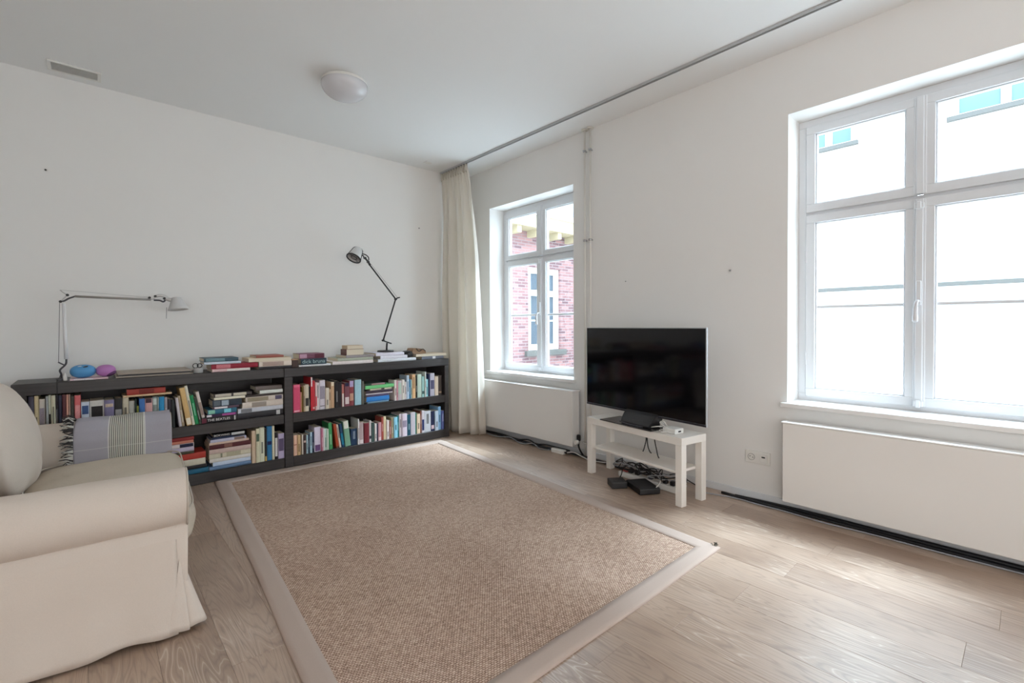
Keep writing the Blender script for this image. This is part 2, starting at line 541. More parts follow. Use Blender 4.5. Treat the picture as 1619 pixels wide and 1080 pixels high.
# ------------------------------------------------------------------ mesh helpers
class MB:
    def __init__(self):
        self.v, self.f, self.uv = [], [], None
    def box(self, x0, x1, y0, y1, z0, z1):
        n = len(self.v)
        for z in (z0, z1):
            for y in (y0, y1):
                for x in (x0, x1):
                    self.v.append((x, y, z))
        for q in ((0, 2, 3, 1), (4, 5, 7, 6), (0, 1, 5, 4), (2, 6, 7, 3), (0, 4, 6, 2), (1, 3, 7, 5)):
            self.f.append(tuple(n + i for i in q))
        return self
    def tube(self, path, r, n=8, caps=True):
        P = [Vector(p) for p in path]
        rr = r if isinstance(r, (list, tuple)) else [r] * len(P)
        base = len(self.v)
        t0 = (P[1] - P[0]).normalized()
        up = Vector((0, 0, 1)) if abs(t0.z) < 0.9 else Vector((1, 0, 0))
        a = t0.cross(up).normalized()
        for i, p in enumerate(P):
            if i == 0:
                t = t0
            elif i == len(P) - 1:
                t = (P[i] - P[i - 1]).normalized()
            else:
                t = ((P[i] - P[i - 1]).normalized() + (P[i + 1] - P[i]).normalized())
                t = t.normalized() if t.length > 1e-6 else t0
            a = (a - t * a.dot(t))
            a = a.normalized() if a.length > 1e-6 else t.orthogonal().normalized()
            b = t.cross(a)
            for k in range(n):
                w = 2 * pi * k / n
                self.v.append(tuple(p + (a * cos(w) + b * sin(w)) * rr[i]))
        for i in range(len(P) - 1):
            for k in range(n):
                k2 = (k + 1) % n
                self.f.append((base + i * n + k, base + i * n + k2, base + (i + 1) * n + k2, base + (i + 1) * n + k))
        if caps:
            self.f.append(tuple(base + k for k in range(n))[::-1])
            self.f.append(tuple(base + (len(P) - 1) * n + k for k in range(n)))
        return self
    def lathe(self, prof, n=24, origin=(0, 0, 0), axis=(0, 0, 1), closed=False):
        ax = Vector(axis).normalized()
        a = ax.orthogonal().normalized()
        b = ax.cross(a)
        o = Vector(origin)
        base = len(self.v)
        for r, h in prof:
            for k in range(n):
                w = 2 * pi * k / n
                self.v.append(tuple(o + ax * h + (a * cos(w) + b * sin(w)) * max(r, 1e-5)))
        m = len(prof)
        for i in range(m - (0 if closed else 1)):
            j = (i + 1) % m
            for k in range(n):
                k2 = (k + 1) % n
                self.f.append((base + i * n + k, base + i * n + k2, base + j * n + k2, base + j * n + k))
        return self
    def prism(self, poly, h0, h1, fn):
        """polygon of 2D points swept from h0 to h1; fn(a, b, h) gives the 3D point"""
        base = len(self.v)
        n = len(poly)
        for h in (h0, h1):
            for a, b in poly:
                self.v.append(tuple(fn(a, b, h)))
        for k in range(n):
            k2 = (k + 1) % n
            self.f.append((base + k, base + k2, base + n + k2, base + n + k))
        self.f.append(tuple(base + k for k in range(n))[::-1])
        self.f.append(tuple(base + n + k for k in range(n)))
        return self
    def grid(self, rows, closed=False):
        base = len(self.v)
        m = len(rows[0])
        for r in rows:
            for p in r:
                self.v.append(tuple(p))
        for i in range(len(rows) - 1):
            for j in range(m if closed else m - 1):
                j2 = (j + 1) % m
                self.f.append((base + i * m + j, base + i * m + j2, base + (i + 1) * m + j2, base + (i + 1) * m + j))
        return self
    def puff(self, c, s, e=4.0, n=12, bulge=(0, 0, 0), mat=None, wob=0.0):
        """rounded cushion: a cube mapped on to a superellipsoid"""
        faces = []
        idx = {}
        def vert(p):
            key = tuple(round(q, 5) for q in p)
            if key in idx:
                return idx[key]
            x, y, z = p
            k = (abs(x) ** e + abs(y) ** e + abs(z) ** e) ** (-1 / e)
            q = Vector((x * k, y * k, z * k))
            bx = 1 + bulge[0] * (1 - q.y ** 2) * (1 - q.z ** 2)
            by = 1 + bulge[1] * (1 - q.x ** 2) * (1 - q.z ** 2)
            bz = 1 + bulge[2] * (1 - q.x ** 2) * (1 - q.y ** 2)
            w = Vector((q.x * s[0] * bx, q.y * s[1] * by, q.z * s[2] * bz))
            if wob:
                w += Vector((sin(9 * q.y + 5 * q.z), sin(7 * q.x + 4 * q.z + 1), sin(8 * q.x + 6 * q.y + 2))) * wob
            if mat is not None:
                w = mat @ w
            self.v.append(tuple(Vector(c) + w))
            idx[key] = len(self.v) - 1
            return idx[key]
        t = [-1 + 2 * i / n for i in range(n + 1)]
        t = [math.tan(x * pi / 4) for x in t]
        for ax in range(3):
            for sg in (-1, 1):
                for i in range(n):
                    for j in range(n):
                        q = []
                        for (a, b) in ((i, j), (i + 1, j), (i + 1, j + 1), (i, j + 1)):
                            p = [0, 0, 0]
                            p[ax] = sg
                            p[(ax + 1) % 3] = t[a]
                            p[(ax + 2) % 3] = t[b]
                            q.append(vert(p))
                        if sg < 0:
                            q.reverse()
                        self.f.append(tuple(q))
        return self
    def build(self, name, mat, parent=None, world=False, smooth=False, bevel=0.0, seg=1, label=None, kind=None, recalc=True, solid=0.0):
        me = bpy.data.meshes.new(name)
        off = Vector((0, 0, 0))
        if world and parent is not None:
            off = parent.location
        me.from_pydata([tuple(Vector(p) - off) for p in self.v], [], self.f)
        bm = bmesh.new()
        bm.from_mesh(me)
        if recalc:
            bmesh.ops.recalc_face_normals(bm, faces=bm.faces)
        if bevel:
            es = [e for e in bm.edges if len(e.link_faces) == 2 and e.calc_face_angle(0) > 0.6]
            bmesh.ops.bevel(bm, geom=es, offset=bevel, segments=seg, affect='EDGES', profile=0.6)
        bm.to_mesh(me)
        bm.free()
        if smooth:
            for p in me.polygons:
                p.use_smooth = True
        if isinstance(mat, (list, tuple)):
            for q in mat:
                me.materials.append(q)
        else:
            me.materials.append(mat)
        o = bpy.data.objects.new(name, me)
        COL.objects.link(o)
        if parent is not None:
            o.parent = parent
        if label:
            o['label'] = label
        if kind:
            o['kind'] = kind
        if solid:
            md = o.modifiers.new('thickness', 'SOLIDIFY')
            md.thickness = solid
            md.offset = 0
        return o

def tag(o, label, cat, group=None, kind=None):
    o['label'] = label
    o['category'] = cat
    if group:
        o['group'] = group
    if kind:
        o['kind'] = kind
    return o

def thing(name, label, cat, loc=(0, 0, 0), rz=0.0, group=None):
    o = bpy.data.objects.new(name, None)
    o.empty_display_size = 0.05
    COL.objects.link(o)
    o.location = loc
    o.rotation_euler = (0, 0, rz)
    return tag(o, label, cat, group)

def struct(name, loc=(0, 0, 0)):
    o = bpy.data.objects.new(name, None)
    COL.objects.link(o)
    o.location = loc
    o['kind'] = 'structure'
    return o

def smooth_path(pts, n=6):
    """Catmull-Rom through the points"""
    P = [Vector(p) for p in pts]
    P = [P[0] * 2 - P[1]] + P + [P[-1] * 2 - P[-2]]
    out = []
    for i in range(1, len(P) - 2):
        for k in range(n):
            t = k / n
            a, b, c, d = P[i - 1], P[i], P[i + 1], P[i + 2]
            out.append(0.5 * ((2 * b) + (c - a) * t + (2 * a - 5 * b + 4 * c - d) * t * t + (3 * b - a - 3 * c + d) * t ** 3))
    out.append(P[-2])
    return out
UPRIGHT = {
'UL': [
(-3.6072,0.0245,0.304,0,(72, 70, 86),'dark slate patterned',[((165, 160, 160), 0.3, 0.62)]),
(-3.5838,0.019,0.304,0,(203, 186, 148),'tan',[]),
(-3.5599,0.0271,0.281,0,(206, 198, 190),'white',[((150, 140, 150), 0.35, 0.8)]),
(-3.537,0.0114,0.297,0,(165, 168, 170),'thin grey',[]),
(-3.5248,0.0118,0.304,0,(188, 190, 172),'pale green',[((40, 38, 36), 0.2, 0.6)]),
(-3.5083,0.0196,0.3,0,(206, 202, 178),'cream',[]),
(-3.4916,0.0103,0.298,0,(52, 44, 48),'black',[((150, 150, 155), 0.3, 0.7)]),
(-3.4771,0.0176,0.298,0,(42, 44, 62),'dark navy',[]),
(-3.4584,0.017,0.3,0,(92, 48, 52),'dark red',[((130, 128, 110), 0.1, 0.5)]),
(-3.4429,0.0105,0.299,0,(212, 160, 142),'salmon',[]),
(-3.4329,0.0082,0.299,0,(170, 140, 125),'thin brown-pink',[]),
(-3.4201,0.016,0.284,0,(64, 60, 52),'dark olive',[]),
(-3.3948,0.0301,0.288,0,(208, 104, 106),'coral red',[((220, 150, 150), 0.45, 0.78)]),
(-3.3578,0.0397,0.242,0,(196, 204, 218),'pale blue',[((60, 84, 130), 0.66, 0.9), ((150, 140, 140), 0.15, 0.3)]),
(-3.2996,0.072,0.243,0,(202, 198, 192),'wide white',[((40, 36, 36), 0.55, 0.85)]),
(-3.2376,0.0499,0.241,0,(122, 116, 150),'purple-grey',[((190, 170, 150), 0.8, 0.9)]),
(-3.1902,0.0416,0.247,0,(36, 34, 36),'thick black',[((200, 200, 200), 0.2, 0.34), ((150, 150, 150), 0.5, 0.7)]),
(-3.1519,0.0337,0.246,0,(192, 182, 160),'beige',[]),
(-3.1186,0.0302,0.22,0,(184, 184, 176),'pale grey-green',[]),
(-3.0974,0.0091,0.232,0,(36, 52, 46),'dark green',[]),
(-3.0865,0.0114,0.181,0,(190, 200, 90),'small lime green',[]),
(-3.0638,0.0312,0.232,0,(60, 108, 170),'blue',[((150, 180, 215), 0.2, 0.45)]),
(-3.0259,0.0418,0.228,0,(206, 160, 158),'red-and-white mottled',[((70, 50, 60), 0.86, 1)]),
(-2.9906,0.027,0.237,0,(128, 142, 140),'grey-teal',[((190, 200, 195), 0.75, 0.95)]),
(-2.972,0.0074,0.232,0,(180, 190, 185),'slim pale',[]),
(-2.9524,0.0304,0.233,0,(36, 136, 186),'bright blue',[((24, 50, 100), 0.1, 0.3)]),
(-2.9279,0.0172,0.227,0,(150, 142, 146),'slim mauve',[]),
(-2.9063,0.0212,0.211,-0.6,(46, 42, 50),'black',[]),
(-2.8831,0.0206,0.205,-1.2,(38, 44, 44),'dark green-black',[]),
(-2.8435,0.017,0.215,-5.7,(205, 200, 205),'slim white',[]),
(-2.8248,0.0187,0.226,-6.7,(160, 145, 120),'slim brown',[]),
(-2.789,0.0324,0.286,-8.7,(206, 172, 116),'tan yellow',[((235, 225, 205), 0.02, 0.2)]),
(-2.7627,0.0184,0.302,-8.9,(210, 208, 190),'tall cream',[]),
(-2.7397,0.0242,0.225,-9.2,(22, 132, 76),'bright green',[]),
(-2.7174,0.0187,0.204,-9.8,(60, 66, 58),'dark green',[])],
'UR': [
(-2.0305,0.0548,0.238,0,(208, 76, 112),'thick pink',[((225, 110, 140), 0.9, 1), ((235, 180, 190), 0.02, 0.08)]),
(-1.9959,0.013,0.17,0,(192, 132, 112),'short orange-brown',[]),
(-1.9822,0.0115,0.214,0,(110, 96, 34),'dark yellow',[]),
(-1.9696,0.0116,0.223,0,(180, 160, 135),'slim tan',[]),
(-1.9472,0.0311,0.232,0,(202, 192, 172),'beige',[((50, 46, 44), 0.2, 0.5)]),
(-1.9235,0.0147,0.214,0,(38, 34, 34),'black',[]),
(-1.9074,0.0138,0.291,0,(204, 52, 64),'tall red and white',[((225, 215, 215), 0.72, 1)]),
(-1.8894,0.0208,0.261,0,(200, 58, 70),'red',[((228, 190, 190), 0.05, 0.12)]),
(-1.8712,0.014,0.245,0,(214, 180, 182),'slim pink-white',[((200, 60, 70), 0.15, 0.5)]),
(-1.8513,0.0241,0.238,0,(212, 206, 206),'white',[]),
(-1.8136,0.0487,0.258,0,(208, 204, 214),'thick lilac-white',[((150, 145, 160), 0.35, 0.8), ((60, 55, 60), 0.1, 0.13)]),
(-1.7725,0.0309,0.185,0,(208, 200, 186),'cream',[]),
(-1.7473,0.0176,0.172,0,(190, 160, 130),'slim tan',[]),
(-1.7221,0.0293,0.233,0,(196, 162, 128),'light brown',[((225, 215, 190), 0.85, 1)]),
(-1.6852,0.0317,0.24,0,(30, 28, 30),'black',[]),
(-1.6539,0.0289,0.227,0,(36, 32, 36),'black',[]),
(-1.6284,0.0205,0.204,0,(190, 120, 115),'slim red and white',[((220, 215, 210), 0.0, 0.6)]),
(-1.5941,0.0436,0.216,0,(122, 72, 84),'mottled red-and-white',[((215, 205, 205), 0.1, 0.4), ((50, 50, 80), 0.85, 1)]),
(-1.5489,0.042,0.231,0,(134, 62, 68),'dark red',[((175, 165, 205), 0.75, 1), ((190, 150, 130), 0.2, 0.5)]),
(-1.4851,0.0631,0.235,0,(164, 204, 218),'wide pale blue',[]),
(-1.4412,0.0228,0.219,0,(96, 98, 92),'grey-green',[]),
(-1.1086,0.0227,0.199,0,(226, 216, 214),'white',[]),
(-1.0903,0.0114,0.195,0,(210, 150, 165),'thin pink',[]),
(-1.0642,0.0383,0.19,0,(186, 178, 182),'grey-lilac',[((170, 190, 175), 0.3, 0.9)]),
(-1.0242,0.031,0.198,0,(212, 206, 198),'cream',[]),
(-0.9978,0.0169,0.175,0,(222, 214, 216),'white',[]),
(-0.9737,0.0275,0.238,0,(176, 196, 214),'tall pale blue',[]),
(-0.9491,0.0198,0.195,0,(40, 106, 144),'dark blue',[]),
(-0.9305,0.0146,0.192,0,(172, 196, 186),'thin mint',[]),
(-0.903,0.0355,0.242,0,(216, 176, 132),'tan',[]),
(-0.8712,0.023,0.23,0,(36, 44, 42),'black',[]),
(-0.8344,0.0478,0.237,0,(192, 212, 198),'pale green',[]),
(-0.7942,0.0304,0.213,0,(156, 198, 196),'pale turquoise',[((60, 90, 90), 0.15, 0.3)]),
(-0.7702,0.0139,0.259,0,(212, 218, 214),'tall slim white',[]),
(-0.7472,0.0308,0.179,0,(142, 198, 206),'light turquoise',[]),
(-0.72,0.0197,0.234,0,(38, 44, 78),'navy',[]),
(-0.6824,0.0527,0.238,0,(188, 188, 204),'lilac-grey',[((90, 90, 120), 0.3, 0.7)]),
(-0.6326,0.0418,0.201,0,(220, 206, 188),'cream',[]),
(-0.5875,0.0424,0.206,0,(68, 58, 52),'dark brown',[((150, 130, 110), 0.1, 0.2)])],
'LL': [
(-2.3624,0.0284,0.262,0,(206, 184, 158),'tan',[]),
(-2.3337,0.0263,0.275,0,(206, 202, 174),'cream',[((84, 104, 84), 0.62, 0.85)]),
(-2.3017,0.035,0.282,0,(206, 208, 186),'cream-green',[]),
(-2.2743,0.0165,0.265,0,(42, 38, 34),'black',[((190, 160, 90), 0.0, 0.15)]),
(-2.2455,0.0382,0.282,0,(46, 112, 158),'blue',[((30, 40, 80), 0.45, 0.56)]),
(-2.2159,0.0187,0.28,0,(210, 206, 180),'slim cream',[]),
(-2.1947,0.0226,0.222,0,(34, 32, 34),'black',[((210, 210, 210), 0.1, 0.8)]),
(-2.1584,0.0463,0.209,0,(178, 168, 198),'lilac',[((90, 80, 110), 0.3, 0.8)])],
'LR': [
(-2.0457,0.029,0.175,0,(228, 188, 164),'peach',[((170, 110, 90), 0.5, 0.56)]),
(-2.0173,0.0246,0.174,0,(198, 168, 128),'tan',[]),
(-1.9988,0.0105,0.169,0,(120, 105, 80),'thin brown',[]),
(-1.9871,0.0106,0.172,0,(220, 214, 206),'thin white',[]),
(-1.9696,0.0223,0.165,0,(62, 46, 44),'dark brown',[((200, 180, 170), 0.6, 0.72)]),
(-1.9494,0.0161,0.161,0,(160, 188, 200),'pale blue',[]),
(-1.9332,0.014,0.164,0,(38, 56, 82),'navy',[]),
(-1.9158,0.0184,0.179,0,(168, 196, 210),'light blue',[]),
(-1.8962,0.0185,0.18,0,(34, 46, 72),'navy',[]),
(-1.8581,0.0535,0.216,0,(218, 212, 232),'thick lilac-white',[((110, 80, 130), 0.02, 0.28)]),
(-1.8225,0.0156,0.203,0,(186, 116, 140),'thin rose',[]),
(-1.8068,0.0135,0.201,0,(224, 218, 220),'thin white',[]),
(-1.7895,0.0192,0.192,0,(182, 210, 196),'pale mint',[]),
(-1.7708,0.0159,0.187,0,(205, 212, 204),'thin white',[]),
(-1.7436,0.0309,0.238,-1.9,(66, 150, 92),'green',[]),
(-1.6827,0.0257,0.222,-7.2,(168, 70, 42),'orange-red',[((90, 60, 50), 0.0, 0.08)]),
(-1.6574,0.0177,0.212,-8.0,(216, 206, 196),'thin white',[]),
(-1.6326,0.0249,0.217,-7.1,(28, 62, 98),'navy and teal',[((30, 120, 150), 0.1, 0.6)]),
(-1.5886,0.0511,0.233,-5.8,(120, 165, 140),'green-and-white',[((220, 220, 210), 0.7, 1)]),
(-1.5296,0.0576,0.152,0,(32, 60, 92),'dark blue with white lettering',[]),
(-1.49,0.0124,0.237,0,(214, 210, 212),'tall thin white',[]),
(-1.4629,0.04,0.203,0,(174, 156, 158),'mauve-grey',[((215, 205, 205), 0.02, 0.2)]),
(-1.4112,0.0483,0.189,0,(114, 36, 48),'maroon',[]),
(-1.3705,0.0218,0.203,0,(206, 202, 204),'white',[((40, 40, 60), 0.15, 0.3)]),
(-1.3442,0.0285,0.183,0,(62, 84, 82),'dark green-grey',[]),
(-1.3183,0.0209,0.167,0,(216, 210, 210),'slim white',[]),
(-1.3006,0.0118,0.167,0,(40, 42, 70),'thin navy',[]),
(-1.2774,0.0317,0.175,0,(196, 146, 156),'rose pink',[((225, 200, 205), 0.0, 0.2)]),
(-1.249,0.0213,0.222,0,(164, 80, 70),'red-brown',[]),
(-1.2235,0.0269,0.225,0,(216, 204, 170),'cream',[]),
(-1.1949,0.0257,0.184,0,(222, 214, 212),'white',[]),
(-1.1691,0.0232,0.174,0,(144, 94, 84),'red-brown',[]),
(-1.1428,0.0261,0.202,0,(152, 144, 116),'olive-tan',[]),
(-1.1095,0.0375,0.203,0,(142, 204, 228),'light blue',[]),
(-1.0802,0.0182,0.212,0,(20, 110, 110),'teal',[]),
(-1.0558,0.0261,0.225,0,(214, 206, 214),'white-lilac',[]),
(-1.0137,0.0535,0.226,0,(214, 204, 218),'pale lilac',[((150, 140, 160), 0.4, 0.7)]),
(-0.9625,0.0377,0.209,0,(24, 78, 98),'dark teal',[]),
(-0.9155,0.0529,0.226,0,(194, 190, 200),'lilac-grey',[]),
(-0.8796,0.0163,0.212,0,(50, 120, 100),'thin green',[]),
(-0.8513,0.0374,0.201,0,(228, 208, 182),'peach-cream',[]),
(-0.8225,0.0166,0.224,0,(124, 74, 62),'thin brown',[]),
(-0.7983,0.0288,0.228,0,(212, 208, 218),'white',[((40, 50, 100), 0.1, 0.6)]),
(-0.7431,0.0755,0.217,0,(204, 210, 220),'wide grey-white',[]),
(-0.6815,0.0431,0.206,0,(40, 48, 84),'navy',[((210, 190, 200), 0.1, 0.3)]),
(-0.6372,0.0389,0.207,0,(194, 214, 238),'pale blue',[]),
(-0.5994,0.0329,0.244,0,(134, 180, 220),'tall light blue',[]),
(-0.5603,0.0316,0.198,0,(86, 98, 154),'blue-purple',[])],
}
# ------------------------------------------------------------------ room shell
H = 2.936
XL, YF, XW = -5.0, -8.2, 0.32          # left wall, wall behind the camera, outer face of the window wall
WINS = [(1, -0.484, -1.711, 0.678, 2.492), (2, -3.517, -4.765, 0.678, 2.529), (3, -6.3, -7.55, 0.678, 2.529)]

floor = struct('floor')
MB().box(XL - 0.1, XW, YF - 0.1, 0.1, -0.10, -0.013).build('subfloor', M_SUB, floor)
PW, PL = 0.186, 1.32
full = MB().box(-PW / 2 + .0002, PW / 2 - .0002, 0.0002, PL - 0.0002, -0.0125, 0).build('plank', M_PLANK, floor, bevel=0.0009)
full_mesh = full.data
bpy.data.objects.remove(full)
col = 0
x = -PW / 2
while x > XL - 0.05:
    y = 0.0 - ((col * 0.47) % 1.0) * PL
    segs = []
    if y < -0.02:
        segs.append((y, 0.0))
    while y > YF:
        segs.append((max(y - PL, YF), y))
        y -= PL
    for (ya, yb) in segs:
        ln = yb - ya
        if abs(ln - PL) < 1e-4:
            o = bpy.data.objects.new('plank', full_mesh)
            COL.objects.link(o)
            o.parent = floor
        else:
            o = MB().box(-PW / 2 + .0002, PW / 2 - .0002, 0.0002, ln - 0.0002, -0.0125, 0).build('plank', M_PLANK, floor, bevel=0.0009)
        o.location = (x, ya, 0)
    x -= PW
    col += 1

mb = MB().box(XL - 0.1, XW, YF - 0.1, 0.1, H, H + 0.12)
o = mb.build('ceiling', M_CEIL)
o['kind'] = 'structure'
o = MB().box(XL - 0.1, 0.0, 0.0, 0.12, -0.1, H).build('wall_back', M_WALL)
o['kind'] = 'structure'
o = MB().box(XL - 0.12, XL, YF - 0.1, 0.0, -0.1, H).build('wall_left', M_WALL)
o['kind'] = 'structure'
o = MB().box(XL, 0.0, YF - 0.12, YF, -0.1, H).build('wall_front', M_WALL)
o['kind'] = 'structure'
# the window wall: piers, aprons and heads around the three openings
mb = MB()
ycur = 0.12
for (_, ya, yb, za, zb) in WINS:
    mb.box(0, XW, ya, ycur, -0.1, H)
    mb.box(0, XW, yb, ya, -0.1, za)
    mb.box(0, XW, yb, ya, zb, H)
    ycur = yb
mb.box(0, XW, YF - 0.12, ycur, -0.1, H)
o = mb.build('wall_right', M_WALL)
o['kind'] = 'structure'

# low white skirting along the window wall, set behind the radiators
mb = MB().box(-0.014, 0, YF, -0.02, 0.0, 0.052)
o = mb.build('baseboard_right', M_TRIM, bevel=0.003)
o['kind'] = 'structure'
mb = MB().box(XL, -0.02, -0.014, 0, 0.0, 0.052)
o = mb.build('baseboard_back', M_TRIM, bevel=0.003)
o['kind'] = 'structure'

# ------------------------------------------------------------------ windows
def ring(mb, y0, y1, z0, z1, w, x0, x1):
    """four bars round an opening; y0 > y1"""
    mb.box(x0, x1, y1, y0, z1 - w, z1)
    mb.box(x0, x1, y1, y0, z0, z0 + w)
    mb.box(x0, x1, y0 - w, y0, z0 + w, z1 - w)
    mb.box(x0, x1, y1, y1 + w, z0 + w, z1 - w)

def window(n, ya, yb, za, zb):
    root = struct('window_%d' % n, (0.2, (ya + yb) / 2, za))
    B = lambda mb, nm, mt, **k: mb.build(nm, mt, k.pop('parent', root), world=k.pop('world', True), **k)
    mb = MB()
    ring(mb, ya, yb, za, zb, 0.046, 0.204, 0.285)
    B(mb, 'frame', M_TRIM, bevel=0.003)
    yc = (ya + yb) / 2
    zt = 1.912                                   # transom height
    MBT = MB().box(0.214, 0.28, yb + .046, ya - .046, zt - 0.012, zt + 0.012)
    B(MBT, 'transom', M_TRIM, bevel=0.002)
    # centre bar that covers the meeting stiles, in two lengths
    B(MB().box(0.178, 0.215, yc - .0165, yc + .0165, zt + .014, zb - .05).box(0.186, 0.22, yc - .028, yc + .028, zt + .014, zb - .05), 'mullion', M_TRIM, bevel=0.003)
    B(MB().box(0.172, 0.215, yc - .0165, yc + .0165, za + .03, zt - .014).box(0.184, 0.22, yc - .027, yc + .027, za + .03, zt - .014), 'mullion', M_TRIM, bevel=0.003)
    for (y0, y1) in ((ya - .047, yc + .013), (yc - .013, yb + .047)):
        for (z0, z1, low) in ((za + .030, zt - .010, True), (zt + .010, zb - .047, False)):
            s = MB()
            ring(s, y0, y1, z0, z1, 0.052, 0.192, 0.248)
            sash = B(s, 'sash', M_TRIM, bevel=0.004, seg=2)
            bead = MB()
            ring(bead, y0 - .052, y1 + .052, z0 + .052, z1 - .052, 0.009, 0.205, 0.232)
            B(bead, 'glazing_bead', M_TRIM, parent=sash, world=False, bevel=0.003).location = (-0.2, -(ya + yb) / 2, -za)
            pane = MB().box(0.232, 0.236, y1 + .05, y0 - .05, z0 + .05, z1 - .05)
            B(pane, 'pane', M_GLASS, parent=sash, world=False).location = (-0.2, -(ya + yb) / 2, -za)
            if low:
                gb = MB().box(0.216, 0.252, y1 + .052, y0 - .052, 1.288, 1.31)
                B(gb, 'glazing_bar', M_TRIM, parent=sash, world=False, bevel=0.004).location = (-0.2, -(ya + yb) / 2, -za)
    # espagnolette: rod, keeps and oval handle on the centre bar
    hd = MB().box(0.160, 0.173, yc - .011, yc + .011, 1.29, 1.43)
    hb = B(hd, 'handle_plate', M_TRIM, bevel=0.003)
    lv = MB()
    lv.tube(smooth_path([(0.163, yc, 1.315), (0.138, yc + .004, 1.312), (0.130, yc + .008, 1.285), (0.132, yc + .010, 1.235), (0.136, yc + .010, 1.195)]), [.008] * 7 + [.009] * 6 + [.012] * 6 + [.014] * 5 + [.010], 10)
    B(lv, 'handle', M_OPAL, parent=hb, world=False, smooth=True).location = (-0.2, -(ya + yb) / 2, -za)
    for zz in (za + .05, zt - .055):
        B(MB().box(0.158, 0.176, yc - .022, yc + .022, zz - .016, zz + .016).box(0.152, 0.16, yc - .01, yc + .01, zz - .022, zz + .022), 'keep', M_TRIM, bevel=0.003)
    for yy in (ya - .05, yb + .05):
        for zz in (za + .28, zt - .28):
            B(MB().tube([(0.194, yy, zz - .04), (0.194, yy, zz + .04)], 0.006, 8), 'hinge', M_TRIM)
    # sill board with a rounded nose
    ss = MB().box(-0.038, 0.205, yb - .028, ya + .028, za - .028, za) if False else None
    sb = MB()
    sb.box(0.0, 0.204, yb + .0005, ya - .0005, za - .004, za + .004)
    sb.box(-0.04, 0.0, yb - .03, ya + .03, za - .024, za + .004)
    B(sb, 'sill', M_SILL, bevel=0.003)
    return root

for w in WINS:
    window(*w)

# ------------------------------------------------------------------ outside
yard = MB().box(0.6, 30, -30, 20, -0.35, -0.25).build('courtyard_ground', M_YARD)
yard['kind'] = 'structure'

gw = thing('garden_wall', 'white painted garden wall with grey coping outside the large right-hand window', 'wall', (3.6, -5, -0.25))
MB().box(3.5, 3.72, -14, 0.2, -0.25, 1.585).build('wall_body', M_WBRICK, gw, world=True)
yy = 0.2
while yy > -14:
    MB().box(3.46, 3.76, max(yy - .98, -14) + .003, yy - .003, 1.585, 1.632).build('coping_stone', M_STONE, gw, world=True, bevel=0.006)
    yy -= .98

wh = thing('white_house', 'tall white rendered house behind the garden wall with upper windows', 'building', (8.5, -6, -0.25))
XH = 7.0
openings = [(-1.55, -2.36), (-3.70, -4.86), (-6.2, -7.4)]
mb = MB()
yc_ = 2.2
for (a, b_) in openings:
    mb.box(XH, XH + .3, a, yc_, -.25, 6.4)
    mb.box(XH, XH + .3, b_, a, -.25, 4.47)
    mb.box(XH, XH + .3, b_, a, 5.9, 6.4)
    yc_ = b_
mb.box(XH, XH + .3, -14, yc_, -.25, 6.4)
mb.build('rendered_wall', M_WHITEWASH, wh, world=True)
for (a, b_) in openings:
    w = MB()
    for (y0, y1) in ((a, (a + b_) / 2), ((a + b_) / 2, b_)):
        ring(w, y0, y1, 4.5, 5.9, 0.055, XH + .08, XH + .15)
    wf = w.build('window_frame', M_WHITEWASH, wh, world=True)
    for (y0, y1) in ((a, (a + b_) / 2), ((a + b_) / 2, b_)):
        MB().box(XH + .11, XH + .12, y1 + .05, y0 - .05, 4.55, 5.85).build('pane', M_FARGLASS, wf).location = tuple(-wh.location)
    MB().box(XH - .08, XH + .08, b_ - .08, a + .08, 4.43, 4.5).build('window_sill', M_STONE, wh, world=True)
MB().box(XH - .25, XH + .4, -14, 2.2, 6.4, 6.55).build('eaves_board', M_WHITEWASH, wh, world=True)

bh = thing('brick_house', 'red brick house with pale eaves and white window outside the small left window', 'building', (4.5, 4.5, -0.25))
YB = 3.0
wx0, wx1, wz0, wz1 = 3.93, 4.98, 0.62, 2.50
MB().box(0.7, wx0, YB, YB + .3, -.25, 3.55).box(wx1, 9.5, YB, YB + .3, -.25, 3.55).box(wx0, wx1, YB, YB + .3, -.25, wz0).box(wx0, wx1, YB, YB + .3, wz1, 3.55).build('brick_wall', M_BRICK, bh, world=True)
wf = MB()
def ringx(mb, x0, x1, z0, z1, w, y0, y1):
    mb.box(x0, x1, y0, y1, z1 - w, z1)
    mb.box(x0, x1, y0, y1, z0, z0 + w)
    mb.box(x0, x0 + w, y0, y1, z0 + w, z1 - w)
    mb.box(x1 - w, x1, y0, y1, z0 + w, z1 - w)
ringx(wf, wx0, wx1, wz0, wz1, 0.13, YB + .06, YB + .16)
wf.box(wx0 + .13, wx1 - .13, YB + .05, YB + .16, 1.86, 1.99)
wf.box((wx0 + wx1) / 2 - .06, (wx0 + wx1) / 2 + .06, YB + .06, YB + .16, wz0 + .1, wz1 - .1)
wfo = wf.build('window_frame', M_WHITEWASH, bh, world=True)
for (a, b_) in ((wx0 + .13, (wx0 + wx1) / 2 - .06), ((wx0 + wx1) / 2 + .06, wx1 - .13)):
    for (c, d_) in ((.75, 1.28), (1.31, 1.86), (1.99, 2.37)):
        MB().box(a, b_, YB + .11, YB + .12, c, d_).build('pane', M_FARGLASS2, wfo).location = tuple(-bh.location)
MB().box(wx0 + .13, wx1 - .13, YB + .09, YB + .15, 1.28, 1.31).build('glazing_bar', M_WHITEWASH, wfo).location = tuple(-bh.location)
MB().box(wx0 - .12, wx1 + .14, YB - .09, YB + .1, wz0 - .13, wz0).build('window_sill', M_STONE, bh, world=True, bevel=.01)
MB().box(0.6, 9.5, YB - .42, YB + .05, 3.28, 3.56).build('eaves_box', M_FASCIA, bh, world=True)
xx = 0.8
